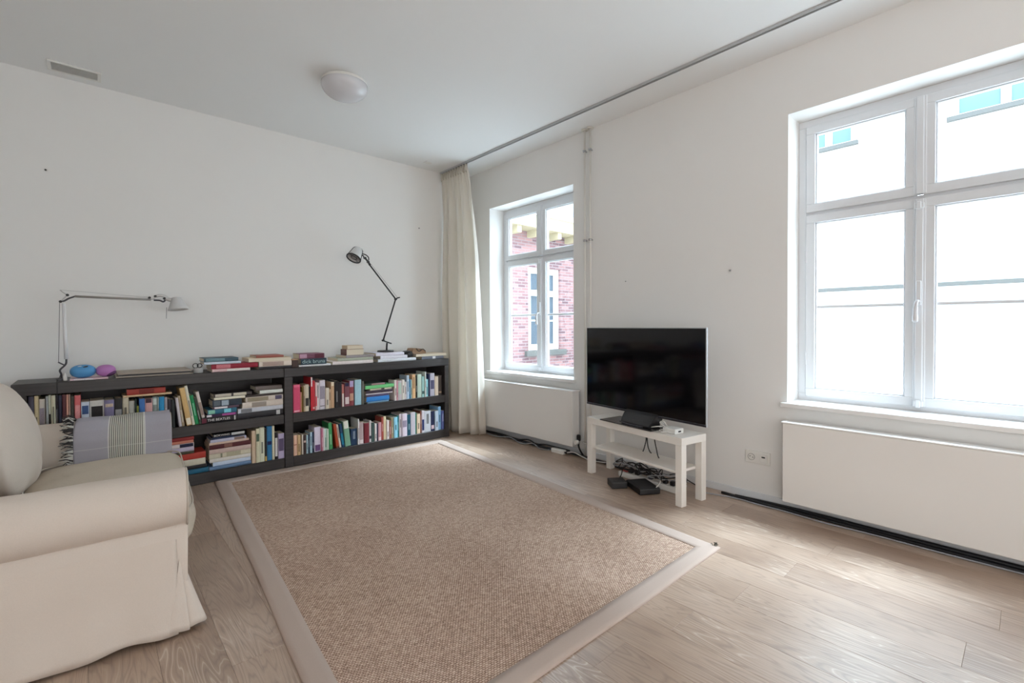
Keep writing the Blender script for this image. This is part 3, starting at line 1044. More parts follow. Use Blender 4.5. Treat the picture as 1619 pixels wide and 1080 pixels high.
while xx < 9.3:
    MB().box(xx, xx + .12, YB - .36, YB, 3.14, 3.28).build('eaves_bracket', M_FASCIA, bh, world=True)
    xx += .62
MB().box(0.55, 9.5, YB - .55, YB - .43, 3.555, 3.625).build('gutter', M_WHITEWASH, bh, world=True, bevel=.02)
MB().prism([(YB - .46, 3.57), (YB - .46, 3.65), (YB + 3.2, 6.75), (YB + 3.2, 6.67)], .55, 9.5, lambda a, b, h: (h, a, b)).build('tiled_roof', M_TILES, bh, world=True)

# ------------------------------------------------------------------ radiators
def radiator(label, y0, y1, z0, z1, valve):
    r = thing('radiator', label, 'radiator', (-0.06, (y0 + y1) / 2, z0))
    B = lambda mb, nm, mt, **k: mb.build(nm, mt, r, world=True, **k)
    B(MB().box(-0.126, -0.118, y1, y0, z0, z1 - .010), 'front_panel', M_RAD, bevel=0.003, seg=2)
    B(MB().box(-0.118, -0.032, y0 - .008, y0 - .001, z0 + .01, z1 - .010), 'side_panel', M_RAD, bevel=.002)
    B(MB().box(-0.118, -0.032, y1 + .001, y1 + .008, z0 + .01, z1 - .010), 'side_panel', M_RAD, bevel=.002)
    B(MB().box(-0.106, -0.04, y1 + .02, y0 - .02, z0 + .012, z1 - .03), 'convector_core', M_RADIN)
    B(MB().box(-0.127, -0.030, y1 - .009, y0 + .009, z1 - .0095, z1), 'top_cover', M_RAD, bevel=.002)
    for yy in (y0 - .25, y1 + .25):
        B(MB().box(-0.045, -0.0005, yy - .02, yy + .02, z1 - .12, z1 - .02), 'wall_bracket', M_RADIN)
    if valve:
        v = B(MB().lathe([(0.001, 0), (.016, 0), (.018, .006), (.018, .045), (.013, .055), (.001, .055)], 14, (-0.075, y1 - .028, z0 + .055), (0, 0, 1)).tube([(-.075, y1 + .01, z0 + .05), (-.075, y1 - .028, z0 + .05)], .009, 8), 'valve', M_BPLAST, smooth=False)
        B(MB().lathe([(0.001, 0), (.020, 0), (.021, .01), (.019, .028), (.001, .03)], 14, (-0.095, y1 - .03, z0 + .045), (-1, 0, 0.1)), 'valve_cap', M_WPLAST)
        B(MB().tube(smooth_path([(-.075, y1 - .028, z0 + .05), (-.075, y1 - .03, z0 + .0), (-.06, y1 - .045, z0 - .05), (-.03, y1 - .05, z0 - .088)]), .008, 8), 'valve_pipe', M_BPLAST)
    return r
radiator('wide flat white radiator under the large right-hand window', -3.531, -4.92, 0.076, 0.576, False)
radiator('smaller flat white radiator under the left window beside the curtain', -0.43, -1.802, 0.089, 0.594, True)

# ------------------------------------------------------------------ heating pipes, two in one pair of clips
def pipe(label, y, ztop, flange):
    t = thing('heating_pipe', label, 'pipe', (-0.03, y, 0.06))
    MB().tube([(-.03, y, 0.0), (-.03, y, ztop)], .0085, 12).build('pipe', M_PIPEW, t, world=True, smooth=True)
    if flange:
        MB().lathe([(.009, 0), (.03, 0), (.03, .008), (.009, .012)], 18, (-.03, y, H - .012), (0, 0, 1)).build('ceiling_collar', M_PIPEW, t, world=True)
    for z in (1.945, 2.74):
        c = MB().lathe([(.009, -.009), (.014, -.009), (.014, .009), (.009, .009)], 14, (-.03, y, z), (0, 0, 1), closed=True)
        c.box(-.02, -.0005, y - .005, y + .005, z - .006, z + .006)
        c.box(-.05, -.043, y - .006, y + .006, z - .008, z + .008)
        c.build('pipe_clip', M_STEEL, t, world=True)
    return t
pipe('thin white heating pipe nearer the left window, running up to the ceiling', -1.872, 2.9355, True)
pipe('thin white heating pipe beside its twin, topped by a round ceiling collar', -1.935, 2.9355, True)
# ------------------------------------------------------------------ curtain track and curtain
tr = thing('curtain_track', 'thin grey aluminium curtain track fixed along the ceiling', 'track', (-0.335, -3.5, H))
MB().box(-.348, -.322, YF + .1, -.02, H - .004, H - .0002).box(-.348, -.344, YF + .1, -.02, H - .018, H - .004).box(-.326, -.322, YF + .1, -.02, H - .018, H - .004).build('rail', M_TRACK, tr, world=True)
MB().box(-.344, -.326, YF + .1, -.02, H - .008, H - .004).build('channel', M_SLOT, tr, world=True)

cu = thing('curtain', 'cream sheer gathered curtain hanging in the corner beside the bookcase', 'curtain', (-0.32, -0.31, 0.01))
NS, NT = 220, 36
ztop, zbot = 2.905, 0.012
rows = []
for j in range(NT + 1):
    t = j / NT
    z = ztop + (zbot - ztop) * t
    row = []
    for i in range(NS + 1):
        s = i / NS
        fl = t ** 0.6
        y0 = -0.018 - 0.050 * fl
        y1 = -0.520 - 0.095 * min(1, t * 3.0) ** .7
        y = y0 + (y1 - y0) * s
        xc = -0.335 + 0.055 * fl
        hi = sin(2 * pi * (11 * s + .12 * sin(3 * t)))                     # header gathers
        mid = sin(2 * pi * (4.6 * s + 0.10 * sin(2.2 * t + 2 * s)) + .6)
        lo = sin(2 * pi * (2.3 * s) + 1.1 + .5 * t)
        k = min(1, t * 5)
        amp_hi = 0.017 * (1 - .72 * k)
        A = hi * amp_hi + mid * (0.012 + .052 * fl) * k + lo * (.012 + .044 * fl) * k
        edge = 0.062 * fl * (s ** 4) - 0.075 * min(1, t * 2.2) * (1 - s) ** 2.2
        x = xc + A * (0.75 + .25 * sin(pi * s)) + edge
        x = max(min(x, -0.135), -0.480 if z > .86 else -0.455)
        y += 0.012 * k * sin(2 * pi * 9.2 * s + 1) * fl
        row.append((x, min(y, -.012), z + (.004 * sin(14 * s) if j == NT else 0)))
    rows.append(row)
MB().grid(rows).build('drape', M_CURT, cu, world=True, smooth=True, solid=.0015)
tape = []
for j in range(4):
    z = ztop + .004 - .075 * j / 3
    tape.append([(-0.335 + .0195 * sin(2 * pi * 11 * (i / NS)) + (.002 if j in (0, 3) else 0), -0.018 - .502 * i / NS, z) for i in range(NS + 1)])
MB().grid(tape).build('heading_tape', M_TAPE, cu, world=True, smooth=True, solid=.004)
for i in range(11):
    y = -.03 - .048 * i
    MB().box(-.341, -.329, y - .006, y + .006, 2.895, H - .016).build('glider_hook', M_SLOT, cu, world=True)

# ------------------------------------------------------------------ bookcases
YB0, YB1 = -0.379, -0.004
def bookcase(label, x0, x1, uprights):
    r = thing('bookcase', label, 'bookcase', ((x0 + x1) / 2, -.19, 0), 0, 'low dark bookcases along the back wall')
    B = lambda mb, nm: mb.build(nm, M_WOOD, r, world=True, bevel=.0025)
    B(MB().box(x0, x1, YB0, YB1, .763, .838), 'top_board')
    B(MB().box(uprights[0][1] + .0005, uprights[1][0] - .0005, YB0 + .001, YB1, .375, .453), 'shelf')
    B(MB().box(uprights[0][1] + .0005, uprights[1][0] - .0005, YB0 + .001, YB1, 0.002, .086), 'bottom_board')
    for (a, b) in uprights:
        if a is not None and b - a > .01:
            B(MB().box(a, b, YB0, YB1, 0.001, .7625), 'side_panel')
    B(MB().box(uprights[0][1], uprights[1][0], -.012, YB1, .087, .762), 'back_panel')
    return r
bookcase('dark brown low bookcase on the left, standing behind the sofa', -3.692, -2.134, [(-3.692, -3.624), (-2.136, -2.134)])
bookcase('dark brown low bookcase on the right, ending beside the curtain', -2.132, -0.489, [(-2.132, -2.066), (-0.541, -0.489)])

# ------------------------------------------------------------------ books
ORD = ('first second third fourth fifth sixth seventh eighth ninth tenth eleventh twelfth thirteenth fourteenth fifteenth sixteenth '
       'seventeenth eighteenth nineteenth twentieth twenty-first twenty-second twenty-third twenty-fourth twenty-fifth twenty-sixth '
       'twenty-seventh twenty-eighth twenty-ninth thirtieth thirty-first thirty-second thirty-third thirty-fourth thirty-fifth thirty-sixth '
       'thirty-seventh thirty-eighth thirty-ninth fortieth forty-first forty-second forty-third forty-fourth forty-fifth forty-sixth '
       'forty-seventh forty-eighth forty-ninth fiftieth fifty-first fifty-second').split()
BK = 1.12
def book(w, d, h, c, label, group, loc, lean=0.0, yaw=0.0, flat=False, fore=False, hard=False, deco=(), text=None, cat='book', name='book'):
    root = thing(name, label, cat, loc, yaw, group)
    if lean:
        root.rotation_euler = (0, radians(lean), yaw)
    cth = 0.0022 if hard else 0.0012
    b = min(0.0025, w * .12)
    ins = 0.003 if hard else 0.0006
    def mp(t, q, k):
        if fore:
            q = d - q
        return (k - h / 2, q, t + w / 2) if flat else (t, q, k)
    hw = w / 2
    poly = [(-hw, d), (-hw, b + .001), (-hw * .6, b * .25), (0, 0), (hw * .6, b * .25), (hw, b + .001), (hw, d),
            (hw - cth, d), (hw - cth, b + cth + .001), (-hw + cth, b + cth + .001), (-hw + cth, d)]
    m = MB().prism(poly, 0, h, lambda a, q, k: mp(a, q, k))
    cov = m.build('cover', M_COVER, root)
    cov.color = rgba(c, BK)
    m = MB().prism([(-hw + cth, b + cth + .0012), (hw - cth, b + cth + .0012), (hw - cth, d - ins), (-hw + cth, d - ins)], ins, h - ins, lambda a, q, k: mp(a, q, k))
    m.build('pages', M_PAGES, root)
    for (dc, f0, f1, *fw) in deco:
        kw = fw[0] if fw else 1.0
        m = MB().prism([(-hw * .8 * kw, b * .5 * kw - .0009), (-hw * .4 * kw, b * .12 * kw - .0008), (hw * .4 * kw, b * .12 * kw - .0008), (hw * .8 * kw, b * .5 * kw - .0009), (hw * .8 * kw, b + .002), (-hw * .8 * kw, b + .002)], h * f0 + .001, h * f1 - .001, lambda a, q, k: mp(a, q, k))
        s = m.build('spine_label', M_PRINT, root)
        s.color = rgba(dc, BK)
    if text:
        tx, size, x_off, tc = text
        cu_ = bpy.data.curves.new('spine_title', 'FONT')
        cu_.body = tx
        cu_.size = size
        cu_.extrude = .0003
        cu_.align_x = 'LEFT'
        cu_.align_y = 'CENTER'
        mt = plain('title_ink_%d_%d_%d' % tc, tc, .5)
        cu_.materials.append(mt)
        tmp = bpy.data.objects.new('title_curve', cu_)
        me = bpy.data.meshes.new_from_object(tmp)
        me.name = 'spine_title'
        bpy.data.objects.remove(tmp)
        bpy.data.curves.remove(cu_)
        t = bpy.data.objects.new('spine_title', me)
        COL.objects.link(t)
        t.parent = root
        t['kind'] = 'stuff'
        t.location = (-h / 2 + x_off, -.0012, w / 2)
        t.rotation_euler = (pi / 2, 0, 0)
    return root

rnd = random.Random(3)
SH = {'UL': ("left bookcase's upper shelf", .4535), 'UR': ("right bookcase's upper shelf", .4535),
      'LL': ("left bookcase's lower shelf", .0865), 'LR': ("right bookcase's lower shelf", .0865)}
upright_h = {}
for key in ('UL', 'UR', 'LL', 'LR'):
    nm, zb = SH[key]
    lst = UPRIGHT[key]
    for i, (x, w, h, lean, c, look, deco) in enumerate(lst):
        d = min(.30, max(.10, h * rnd.uniform(.62, .76)))
        yf = YB0 + rnd.uniform(.006, .022)
        z = zb + (abs(sin(radians(lean))) * w / 2 + .0004 if lean else 0)
        ex = ', leaning' if abs(lean) > 3 else ''
        lab = '%s%s upright book, %s from left on the %s' % (look, ex, ORD[i], nm)
        if look == 'wide white':
            lab = 'wide white upright book with a dark spine portrait, on the ' + nm
        dec = list(deco)
        if not dec and rnd.random() < .55:
            lum = sum(c) / 3
            a = rnd.uniform(.1, .45)
            cc = tuple(int(v * .62) for v in c) if lum > 150 else tuple(int(v + (235 - v) * .45) for v in c)
            dec = [(cc, a, a + rnd.uniform(.25, .5), .45)]
        book(w - .0006, d, h, c, lab, 'books standing on the ' + nm, (x, yf, z), lean=lean, hard=rnd.random() < .35, deco=dec)

def stack(where, zb, items, yf0, depth=.19, scale=1.0, group=None):
    """items from the bottom up: (x0, x1, thickness, colour, look, options)"""
    z = zb
    n = len(items)
    for i, it in enumerate(items):
        x0, x1, th, c, look = it[:5]
        op = it[5] if len(it) > 5 else {}
        th *= scale
        dd = op.get('d', depth * rnd.uniform(.85, 1.05))
        yf = yf0 + op.get('dy', rnd.uniform(.0, .012))
        if n == 1:
            pos = 'lying ' + where
        elif i == 0:
            pos = 'bottom of ' + where
        elif i == n - 1:
            pos = 'top of ' + where
        else:
            pos = ORD[i] + ' from bottom in ' + where
        book(th - .0006, dd, x1 - x0, c, '%s flat book, %s' % (look, pos), group or ('books in ' + where), ((x0 + x1) / 2, yf, z),
             yaw=radians(op.get('yaw', rnd.uniform(-1.2, 1.2))) if not op.get('noyaw') else 0, flat=True, fore=op.get('fore', False), hard=op.get('hard', rnd.random() < .5),
             deco=op.get('deco', ()), text=op.get('text'))
        z += th + .0004
    return z

W_ = (226, 224, 222)
SY = -.366
stack('stack right of the green book', .4537, [
    (-2.712, -2.476, .043, (30, 28, 32), 'black', {'text': ('THE BEATLES', .0255, .036, (230, 228, 224)), 'deco': [((110, 50, 66), .0, .13), ((190, 190, 190), .9, .95)], 'noyaw': 1, 'dy': 0, 'd': .23}),
    (-2.681, -2.477, .020, (58, 36, 70), 'dark purple', {'deco': [((168, 84, 150), .5, .95), ((225, 220, 230), .0, .17)], 'noyaw': 1, 'd': .2, 'dy': .002}),
    (-2.673, -2.479, .036, (44, 104, 130), 'teal', {'deco': [((130, 190, 170), .02, .25), ((120, 200, 215), .55, .8)], 'noyaw': 1, 'dy': .002}),
    (-2.638, -2.462, .018, (90, 70, 86), 'thin mauve', {'deco': [((220, 215, 220), .05, .55)], 'noyaw': 1}),
    (-2.641, -2.444, .050, (44, 56, 70), 'thick dark navy', {'deco': [((160, 176, 190), .3, .55), ((90, 100, 110), .04, .27)], 'noyaw': 1}),
    (-2.630, -2.420, .020, (226, 222, 204), 'cream', {'noyaw': 1}),
    (-2.632, -2.371, .028, (60, 54, 54), 'dark with pale lettering', {'deco': [((190, 184, 172), .03, .45), ((200, 196, 180), .5, .85)], 'noyaw': 1}),
], SY, .2)
stack('stack left of the middle post', .4537, [
    (-2.472, -2.139, .046, (38, 37, 42), 'large black', {'deco': [((190, 190, 190), .84, .93)], 'noyaw': 1, 'd': .27, 'dy': .004}),
    (-2.470, -2.139, .035, (192, 196, 206), 'grey-white', {'deco': [((120, 122, 128), .06, .3)], 'noyaw': 1, 'd': .25}),
    (-2.439, -2.139, .046, (206, 196, 186), 'thick cream', {'deco': [((150, 140, 130), .22, .58)], 'noyaw': 1}),
    (-2.416, -2.139, .040, (204, 194, 184), 'cream purple-labelled', {'deco': [((84, 78, 104), .78, .97), ((150, 140, 120), .04, .6)], 'noyaw': 1}),
    (-2.416, -2.141, .017, (58, 50, 48), 'thin brown', {'noyaw': 1}),
    (-2.313, -2.140, .027, (214, 220, 216), 'short white', {'noyaw': 1}),
    (-2.342, -2.144, .034, (104, 94, 90), 'brown-grey topmost', {'noyaw': 1}),
], SY, .2)
book(.021, .14, .205, (206, 196, 188), 'white slim book leaning on the left end of the black lettered book', None, (-2.699, -.352, .4986), lean=-11, deco=[((150, 130, 120), .1, .6)])
zt = .4537 + max(h for (x, w, h, l, c, k, dd) in UPRIGHT['UL'] if -3.19 < x < -2.9 and abs(l) < 3)
stack('pair atop upright books behind the throw', zt + .001, [
    (-3.166, -2.893, .014, (206, 176, 140), 'thin tan', {'noyaw': 1, 'd': .2}),
    (-3.144, -2.929, .040, (158, 56, 46), 'red and orange', {'deco': [((228, 176, 140), .02, .98)] if False else [((120, 44, 38), .3, .7)], 'noyaw': 1, 'd': .19}),
], SY, .19)
stack('stack on the right upper shelf', .4537, [
    (-1.391, -1.175, .016, (150, 196, 226), 'light blue', {'noyaw': 1}),
    (-1.408, -1.175, .045, (52, 132, 208), 'bright blue', {'noyaw': 1}),
    (-1.405, -1.178, .018, (84, 74, 110), 'purple', {'noyaw': 1}),
    (-1.411, -1.134, .014, (214, 208, 214), 'thin white', {'noyaw': 1}),
    (-1.411, -1.136, .024, (58, 44, 60), 'dark plum', {'noyaw': 1}),
    (-1.367, -1.141, .018, (216, 208, 190), 'cream', {'deco': [((60, 50, 50), .5, .65)], 'noyaw': 1}),
    (-1.418, -1.124, .032, (112, 198, 128), 'light green', {'noyaw': 1, 'dy': .003}),
    (-1.418, -1.209, .020, (56, 72, 62), 'dark green', {'deco': [((170, 140, 140), .3, .95)], 'noyaw': 1}),
], SY, .2)
stack('lower shelf stack right beside the sofa', .0867, [
    (-2.949, -2.672, .034, (34, 98, 128), 'teal blue', {'noyaw': 1, 'd': .26, 'dy': .001}),
    (-2.952, -2.682, .028, (40, 40, 44), 'dark', {'noyaw': 1, 'd': .24}),
    (-2.939, -2.690, .046, (208, 202, 184), 'thick cream', {'noyaw': 1, 'deco': [((180, 172, 150), .1, .4)]}),
    (-2.939, -2.688, .046, (184, 62, 50), 'red-orange', {'noyaw': 1, 'deco': [((228, 170, 130), .02, .3)]}),
    (-2.939, -2.762, .020, (72, 70, 52), 'thin olive', {'noyaw': 1}),
    (-2.939, -2.762, .030, (190, 180, 202), 'lilac', {'noyaw': 1}),
    (-2.939, -2.762, .030, (214, 204, 206), 'navy-labelled white', {'noyaw': 1, 'deco': [((38, 42, 70), .5, .98)]}),
    (-2.939, -2.765, .022, (206, 132, 112), 'salmon', {'noyaw': 1}),
    (-2.939, -2.762, .026, (150, 48, 48), 'dark red topmost', {'noyaw': 1, 'deco': [((222, 200, 196), .0, .1)]}),
], SY, .2)
stack('tall middle stack on the left lower shelf', .0867, [
    (-2.668, -2.382, .026, (96, 124, 158), 'steel blue', {'noyaw': 1, 'd': .24, 'dy': .001}),
    (-2.643, -2.383, .030, (194, 208, 228), 'pale blue', {'noyaw': 1}),
    (-2.664, -2.382, .028, (214, 210, 204), 'white', {'noyaw': 1}),
    (-2.667, -2.382, .039, (204, 198, 178), 'cream', {'noyaw': 1, 'deco': [((130, 130, 110), .26, .31), ((170, 164, 140), .4, .75)]}),
    (-2.667, -2.382, .034, (196, 174, 166), 'pinkish beige', {'noyaw': 1}),
    (-2.667, -2.386, .034, (82, 30, 36), 'maroon', {'noyaw': 1, 'deco': [((130, 90, 80), .35, .55)]}),
    (-2.667, -2.397, .018, (206, 180, 166), 'pale pink', {'noyaw': 1}),
    (-2.659, -2.415, .022, (186, 186, 208), 'lilac-white', {'noyaw': 1, 'deco': [((130, 110, 100), .65, .95)]}),
    (-2.650, -2.506, .014, (46, 60, 92), 'thin navy', {'noyaw': 1}),
    (-2.640, -2.420, .024, (26, 25, 28), 'black white-lettered', {'noyaw': 1, 'deco': [((200, 204, 206), .56, .98)], 'text': ('BOKWING', .022, .006, (224, 224, 224))}),
], SY, .2)
# on top of the bookcases, left to right
ZT = .8385
TY = -.352
book(.010, .22, .19, (218, 190, 196), 'thin pink and white magazine lying under the two rubber balls', None, (-3.335, -.352, ZT), flat=True, hard=False, cat='magazine', name='magazine', deco=[((226, 220, 224), .1, .6)])
al = thing('portfolio', 'large flat taupe portfolio with black edge lying left of the grey tin', 'portfolio', (-2.98, -.2, ZT))
MB().box(-3.200, -2.762, -.352, -.02, ZT, ZT + .009).build('lower_board', M_ALBUM, al, world=True, bevel=.002)
MB().box(-3.185, -2.775, -.343, -.025, ZT + .009, ZT + .021).build('dark_core', M_BPLAST, al, world=True)
MB().box(-3.192, -2.768, -.348, -.02, ZT + .021, ZT + .030).build('upper_board', M_ALBUM, al, world=True, bevel=.002)
stack('pile of books right of the grey tin', ZT, [
    (-2.637, -2.378, .022, (222, 186, 188), 'white and pink', {'noyaw': 1, 'deco': [((226, 220, 214), .38, 1.0)]}),
    (-2.642, -2.319, .037, (142, 28, 48), 'dark red', {'noyaw': 1, 'deco': [((200, 120, 130), .1, .4)]}),
    (-2.690, -2.442, .020, (192, 204, 218), 'pale blue', {'noyaw': 1}),
    (-2.690, -2.460, .028, (58, 84, 98), 'dark teal', {'noyaw': 1, 'deco': [((110, 140, 150), .05, .6)]}),
], TY, .22)
stack('pile left of the teal book', ZT, [
    (-2.315, -2.062, .020, (48, 46, 50), 'dark', {'noyaw': 1}),
    (-2.312, -2.062, .042, (220, 208, 196), 'cream with lettering', {'noyaw': 1, 'deco': [((170, 150, 140), .1, .75)]}),
    (-2.387, -2.065, .030, (206, 190, 160), 'wide beige', {'noyaw': 1, 'fore': True}),
    (-2.331, -2.123, .018, (150, 84, 72), 'red-brown', {'noyaw': 1}),
], TY, .22)
bx = thing('box', 'small dark brown box with a light top beside the pile of cream books', 'box', (-2.032, -.30, ZT))
MB().box(-2.058, -2.008, -.345, -.27, ZT, ZT + .062).build('body', plain('brown_card', (70, 50, 44), .6), bx, world=True, bevel=.002)
MB().box(-2.060, -2.006, -.347, -.268, ZT + .062, ZT + .07).build('lid', plain('tan_card', (196, 160, 130), .6), bx, world=True, bevel=.002)
stack('pile left of the tan-paged books', ZT, [
    (-2.004, -1.731, .016, (220, 220, 224), 'thin white', {'noyaw': 1}),
    (-1.985, -1.769, .052, (44, 66, 80), 'teal with pale lettering', {'noyaw': 1, 'text': ('dick bruna', .046, .008, (170, 200, 206)), 'hard': True}),
    (-2.000, -1.787, .044, (116, 72, 92), 'plum and pink', {'noyaw': 1, 'deco': [((176, 140, 160), .02, .3), ((90, 44, 60), .6, .98)]}),
], TY, .2)
zz = stack('pile under the two fat paged books', ZT, [
    (-1.717, -1.331, .030, (226, 216, 214), 'white-pink', {'noyaw': 1, 'd': .26, 'dy': .0}),
    (-1.669, -1.331, .026, (170, 176, 160), 'grey-green', {'noyaw': 1, 'd': .25}),
    (-1.592, -1.315, .022, (146, 140, 142), 'mauve-grey', {'noyaw': 1, 'd': .24}),
], TY, .24)
# the two thick books stand with their spines to the left
def sidebook(x0, x1, yf, d, th, z, c, label):
    r = thing('book', label, 'book', ((x0 + x1) / 2, yf + d / 2, z), 0, 'fat books with page edges showing')
    B = lambda mb, nm, mt: mb.build(nm, mt, r, world=True)
    o = B(MB().box(x0, x1, yf, yf + d, z, z + .002).box(x0, x1, yf, yf + d, z + th - .002, z + th).box(x0, x0 + .004, yf, yf + d, z + .002, z + th - .002), 'cover', M_COVER)
    o.color = rgba(c, BK)
    B(MB().box(x0 + .0042, x1 - .003, yf + .003, yf + d - .003, z + .0022, z + th - .0022), 'pages', M_PAGES)
sidebook(-1.585, -1.415, -.335, .13, .056, zz, (104, 70, 64), 'fat cream-paged book with dark spine, lower of the two beside the black lamp')
sidebook(-1.575, -1.420, -.330, .12, .034, zz + .0565, (190, 168, 140), 'fat cream-paged book, upper of the two beside the black lamp')
zlamp = stack('pile of white books under the black lamp', ZT, [
    (-1.282, -.869, .028, (216, 220, 226), 'pale grey wide', {'noyaw': 1, 'd': .28, 'dy': .0}),
    (-1.255, -.965, .030, (222, 222, 232), 'white', {'noyaw': 1, 'd': .28}),
    (-1.300, -1.001, .030, (214, 212, 226), 'lilac-white', {'noyaw': 1, 'd': .28}),
], TY, .26)
stack('pair at the right end of the bookcase top', ZT, [
    (-.795, -.531, .032, (110, 114, 126), 'slate grey', {'noyaw': 1, 'deco': [((226, 226, 230), .48, .62)]}),
    (-.863, -.497, .026, (206, 190, 170), 'large beige', {'noyaw': 1, 'fore': True}),
], TY, .24)
bg_ = thing('pouch', 'crumpled black pouch between the white books and the brown case', 'pouch', (-.925, -.27, ZT))
MB().puff((-.925, -.27, ZT + .062), (.052, .06, .032), 2.6, 8, wob=.004).build('pouch_body', M_BPLAST, bg_, world=True, smooth=True)
MB().tube(smooth_path([(-.965, -.31, ZT + .075), (-.93, -.325, ZT + .088), (-.895, -.31, ZT + .08)]), .004, 6).build('strap', M_BMATT, bg_, world=True)
cs = thing('case', 'small open brown leather case with curved lid by the curtain', 'case', (-.80, -.24, ZT + .059))
pr = [(0, 0), (.16, 0), (.158, .030), (.120, .052), (.085, .030), (.055, .060), (.010, .058), (-.004, .03)]
MB().prism(pr, -.31, -.19, lambda a, b, h: (-.885 + a, h, ZT + .0595 + b)).build('case_body', M_BROWN, cs, world=True, bevel=.003)
MB().tube(smooth_path([(-.885 + .04, -.312, ZT + .115), (-.885 + .075, -.313, ZT + .085), (-.885 + .12, -.312, ZT + .108), (-.885 + .15, -.312, ZT + .085)]), .004, 6).build('dark_trim', M_BMATT, cs, world=True)

# tin with loops, balls, little white bottle
tn = thing('tin', 'round silver tin holding dark wire loops, right of the flat portfolio', 'tin', (-2.722, -.315, ZT))
MB().lathe([(.001, .0), (.026, 0), (.030, .004), (.031, .034), (.033, .038), (.029, .038), (.027, .006), (.001, .005)], 24, (-2.722, -.315, ZT), (0, 0, 1)).build('tin_body', M_ALUSATIN, tn, world=True, smooth=True)
for k, (dx, r, a) in enumerate(((-.018, .017, .3), (.008, .015, -.4))):
    c = Vector((-2.722 + dx, -.32, ZT + .055))
    MB().tube([c + Vector((r * cos(w), r * .6 * sin(w) * sin(a), r * sin(w))) for w in [2 * pi * i / 16 for i in range(17)]], .003, 6, False).build('wire_loop', M_BMATT, tn, world=True, smooth=True)
def ball(name, label, c, s, mt, mark):
    r = thing(name, label, 'ball', (c[0], c[1], c[2] - s[2]))
    MB().puff(c, s, 2.25, 10).build('ball_body', mt, r, world=True, smooth=True)
    if mark:
        MB().puff((c[0] + .006, c[1] - s[1] * .72, c[2] + s[2] * .62), (.022, .006, .006), 2, 6, mat=Matrix.Rotation(radians(-22), 3, 'Y')).build('black_mark', M_BPLAST, r, world=True, smooth=True)
        MB().puff((c[0] - .014, c[1] - s[1] * .6, c[2] + s[2] * .78), (.012, .005, .004), 2, 6).build('white_mark', M_WPLAST, r, world=True, smooth=True)
    else:
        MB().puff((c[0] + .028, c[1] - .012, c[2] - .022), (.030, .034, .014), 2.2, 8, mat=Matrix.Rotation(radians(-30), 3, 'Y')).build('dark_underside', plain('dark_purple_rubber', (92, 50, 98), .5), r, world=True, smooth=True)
ball('rubber_ball', 'blue squashed rubber ball with a black mark on the bookcase', (-3.366, -.27, ZT + .0105 + .044), (.066, .056, .044), M_BLUEBALL, True)
ball('rubber_ball', 'smaller pink-purple squashed rubber ball beside the blue one', (-3.250, -.27, ZT + .0105 + .041), (.053, .046, .040), M_PINKBALL, False)
bt = thing('bottle', 'tiny white bottle standing beside the blue ball', 'bottle', (-3.452, -.30, ZT))
MB().lathe([(.001, 0), (.010, 0), (.011, .004), (.010, .030), (.006, .036), (.006, .046), (.001, .047)], 14, (-3.452, -.30, ZT), (0, 0, 1)).build('bottle_body', M_WPLAST, bt, world=True, smooth=True)
MB().lathe([(.001, .040), (.0075, .040), (.0075, .050), (.001, .051)], 12, (-3.452, -.30, ZT), (0, 0, 1)).build('cap', M_WPLAST, bt, world=True)
# ------------------------------------------------------------------ desk lamps
def V(x, z, y=-.2):
    return (x, y, z)
lp = thing('desk_lamp', 'silver jointed desk lamp with long horizontal arm on the left of the bookcase', 'lamp', (-3.474, -.2, ZT))
B = lambda mb, nm, mt, **k: mb.build(nm, mt, lp, world=True, **k)
B(MB().lathe([(.001, 0), (.026, 0), (.026, .006), (.012, .010), (.001, .012)], 20, (-3.474, -.2, ZT), (0, 0, 1)), 'base', M_GREYPL)
B(MB().tube(smooth_path([V(-3.474, ZT + .008), V(-3.474, .875), V(-3.480, .903), V(-3.456, .934), V(-3.449, .952), V(-3.448, .985)]), .0055, 8), 'lower_stem', M_GREYPL, smooth=True)
B(MB().tube([V(-3.456, .934), V(-3.472, .945), V(-3.488, .957)], .0042, 8), 'lower_fork', M_GREYPL)
B(MB().tube([V(-3.448, .975), V(-3.451, 1.1), V(-3.456, 1.352)], [.011, .0105, .009], 12), 'lower_arm', M_ALUWHITE, smooth=True)
B(MB().tube([V(-3.486, .955), V(-3.475, 1.360)], .0016, 6), 'lower_wire', M_GREYPL)
B(MB().tube(smooth_path([V(-3.471, 1.362), V(-3.452, 1.368), V(-3.430, 1.385), V(-3.398, 1.400)]), .0055, 8), 'elbow', M_GREYPL, smooth=True)
B(MB().tube([V(-3.471, 1.362), V(-3.436, 1.408)], .0035, 8), 'elbow_link', M_ALU)
B(MB().tube([V(-3.436, 1.407), V(-3.457, 1.424), V(-3.472, 1.440)], .0035, 8), 'upper_fork', M_ALU)
for (a, b_) in ((-3.471, 1.362), (-3.437, 1.407), (-3.000, 1.405), (-2.966, 1.417), (-2.912, 1.402)):
    B(MB().tube([V(a, b_, -.212), V(a, b_, -.188)], .0085, 12), 'pivot_knob', M_BPLAST)
B(MB().tube([V(-3.402, 1.400), V(-2.992, 1.391)],   .0078, 12), 'upper_arm', M_ALUGREY, smooth=True)
B(MB().tube([V(-3.470, 1.440), V(-3.000, 1.408)], .0016, 6), 'upper_wire', M_ALU)
B(MB().tube(smooth_path([V(-2.996, 1.393), V(-2.975, 1.398), V(-2.962, 1.416), V(-2.94, 1.424), V(-2.915, 1.420), V(-2.895, 1.405)]), [.005] * 12 + [.010] * 12 + [.011] * 7, 10), 'head_arm', M_ALU, smooth=True)
B(MB().tube(smooth_path([V(-2.975, 1.388), V(-2.94, 1.387), V(-2.918, 1.378), V(-2.905, 1.392)]), .006, 8), 'head_bracket', M_GREYPL)
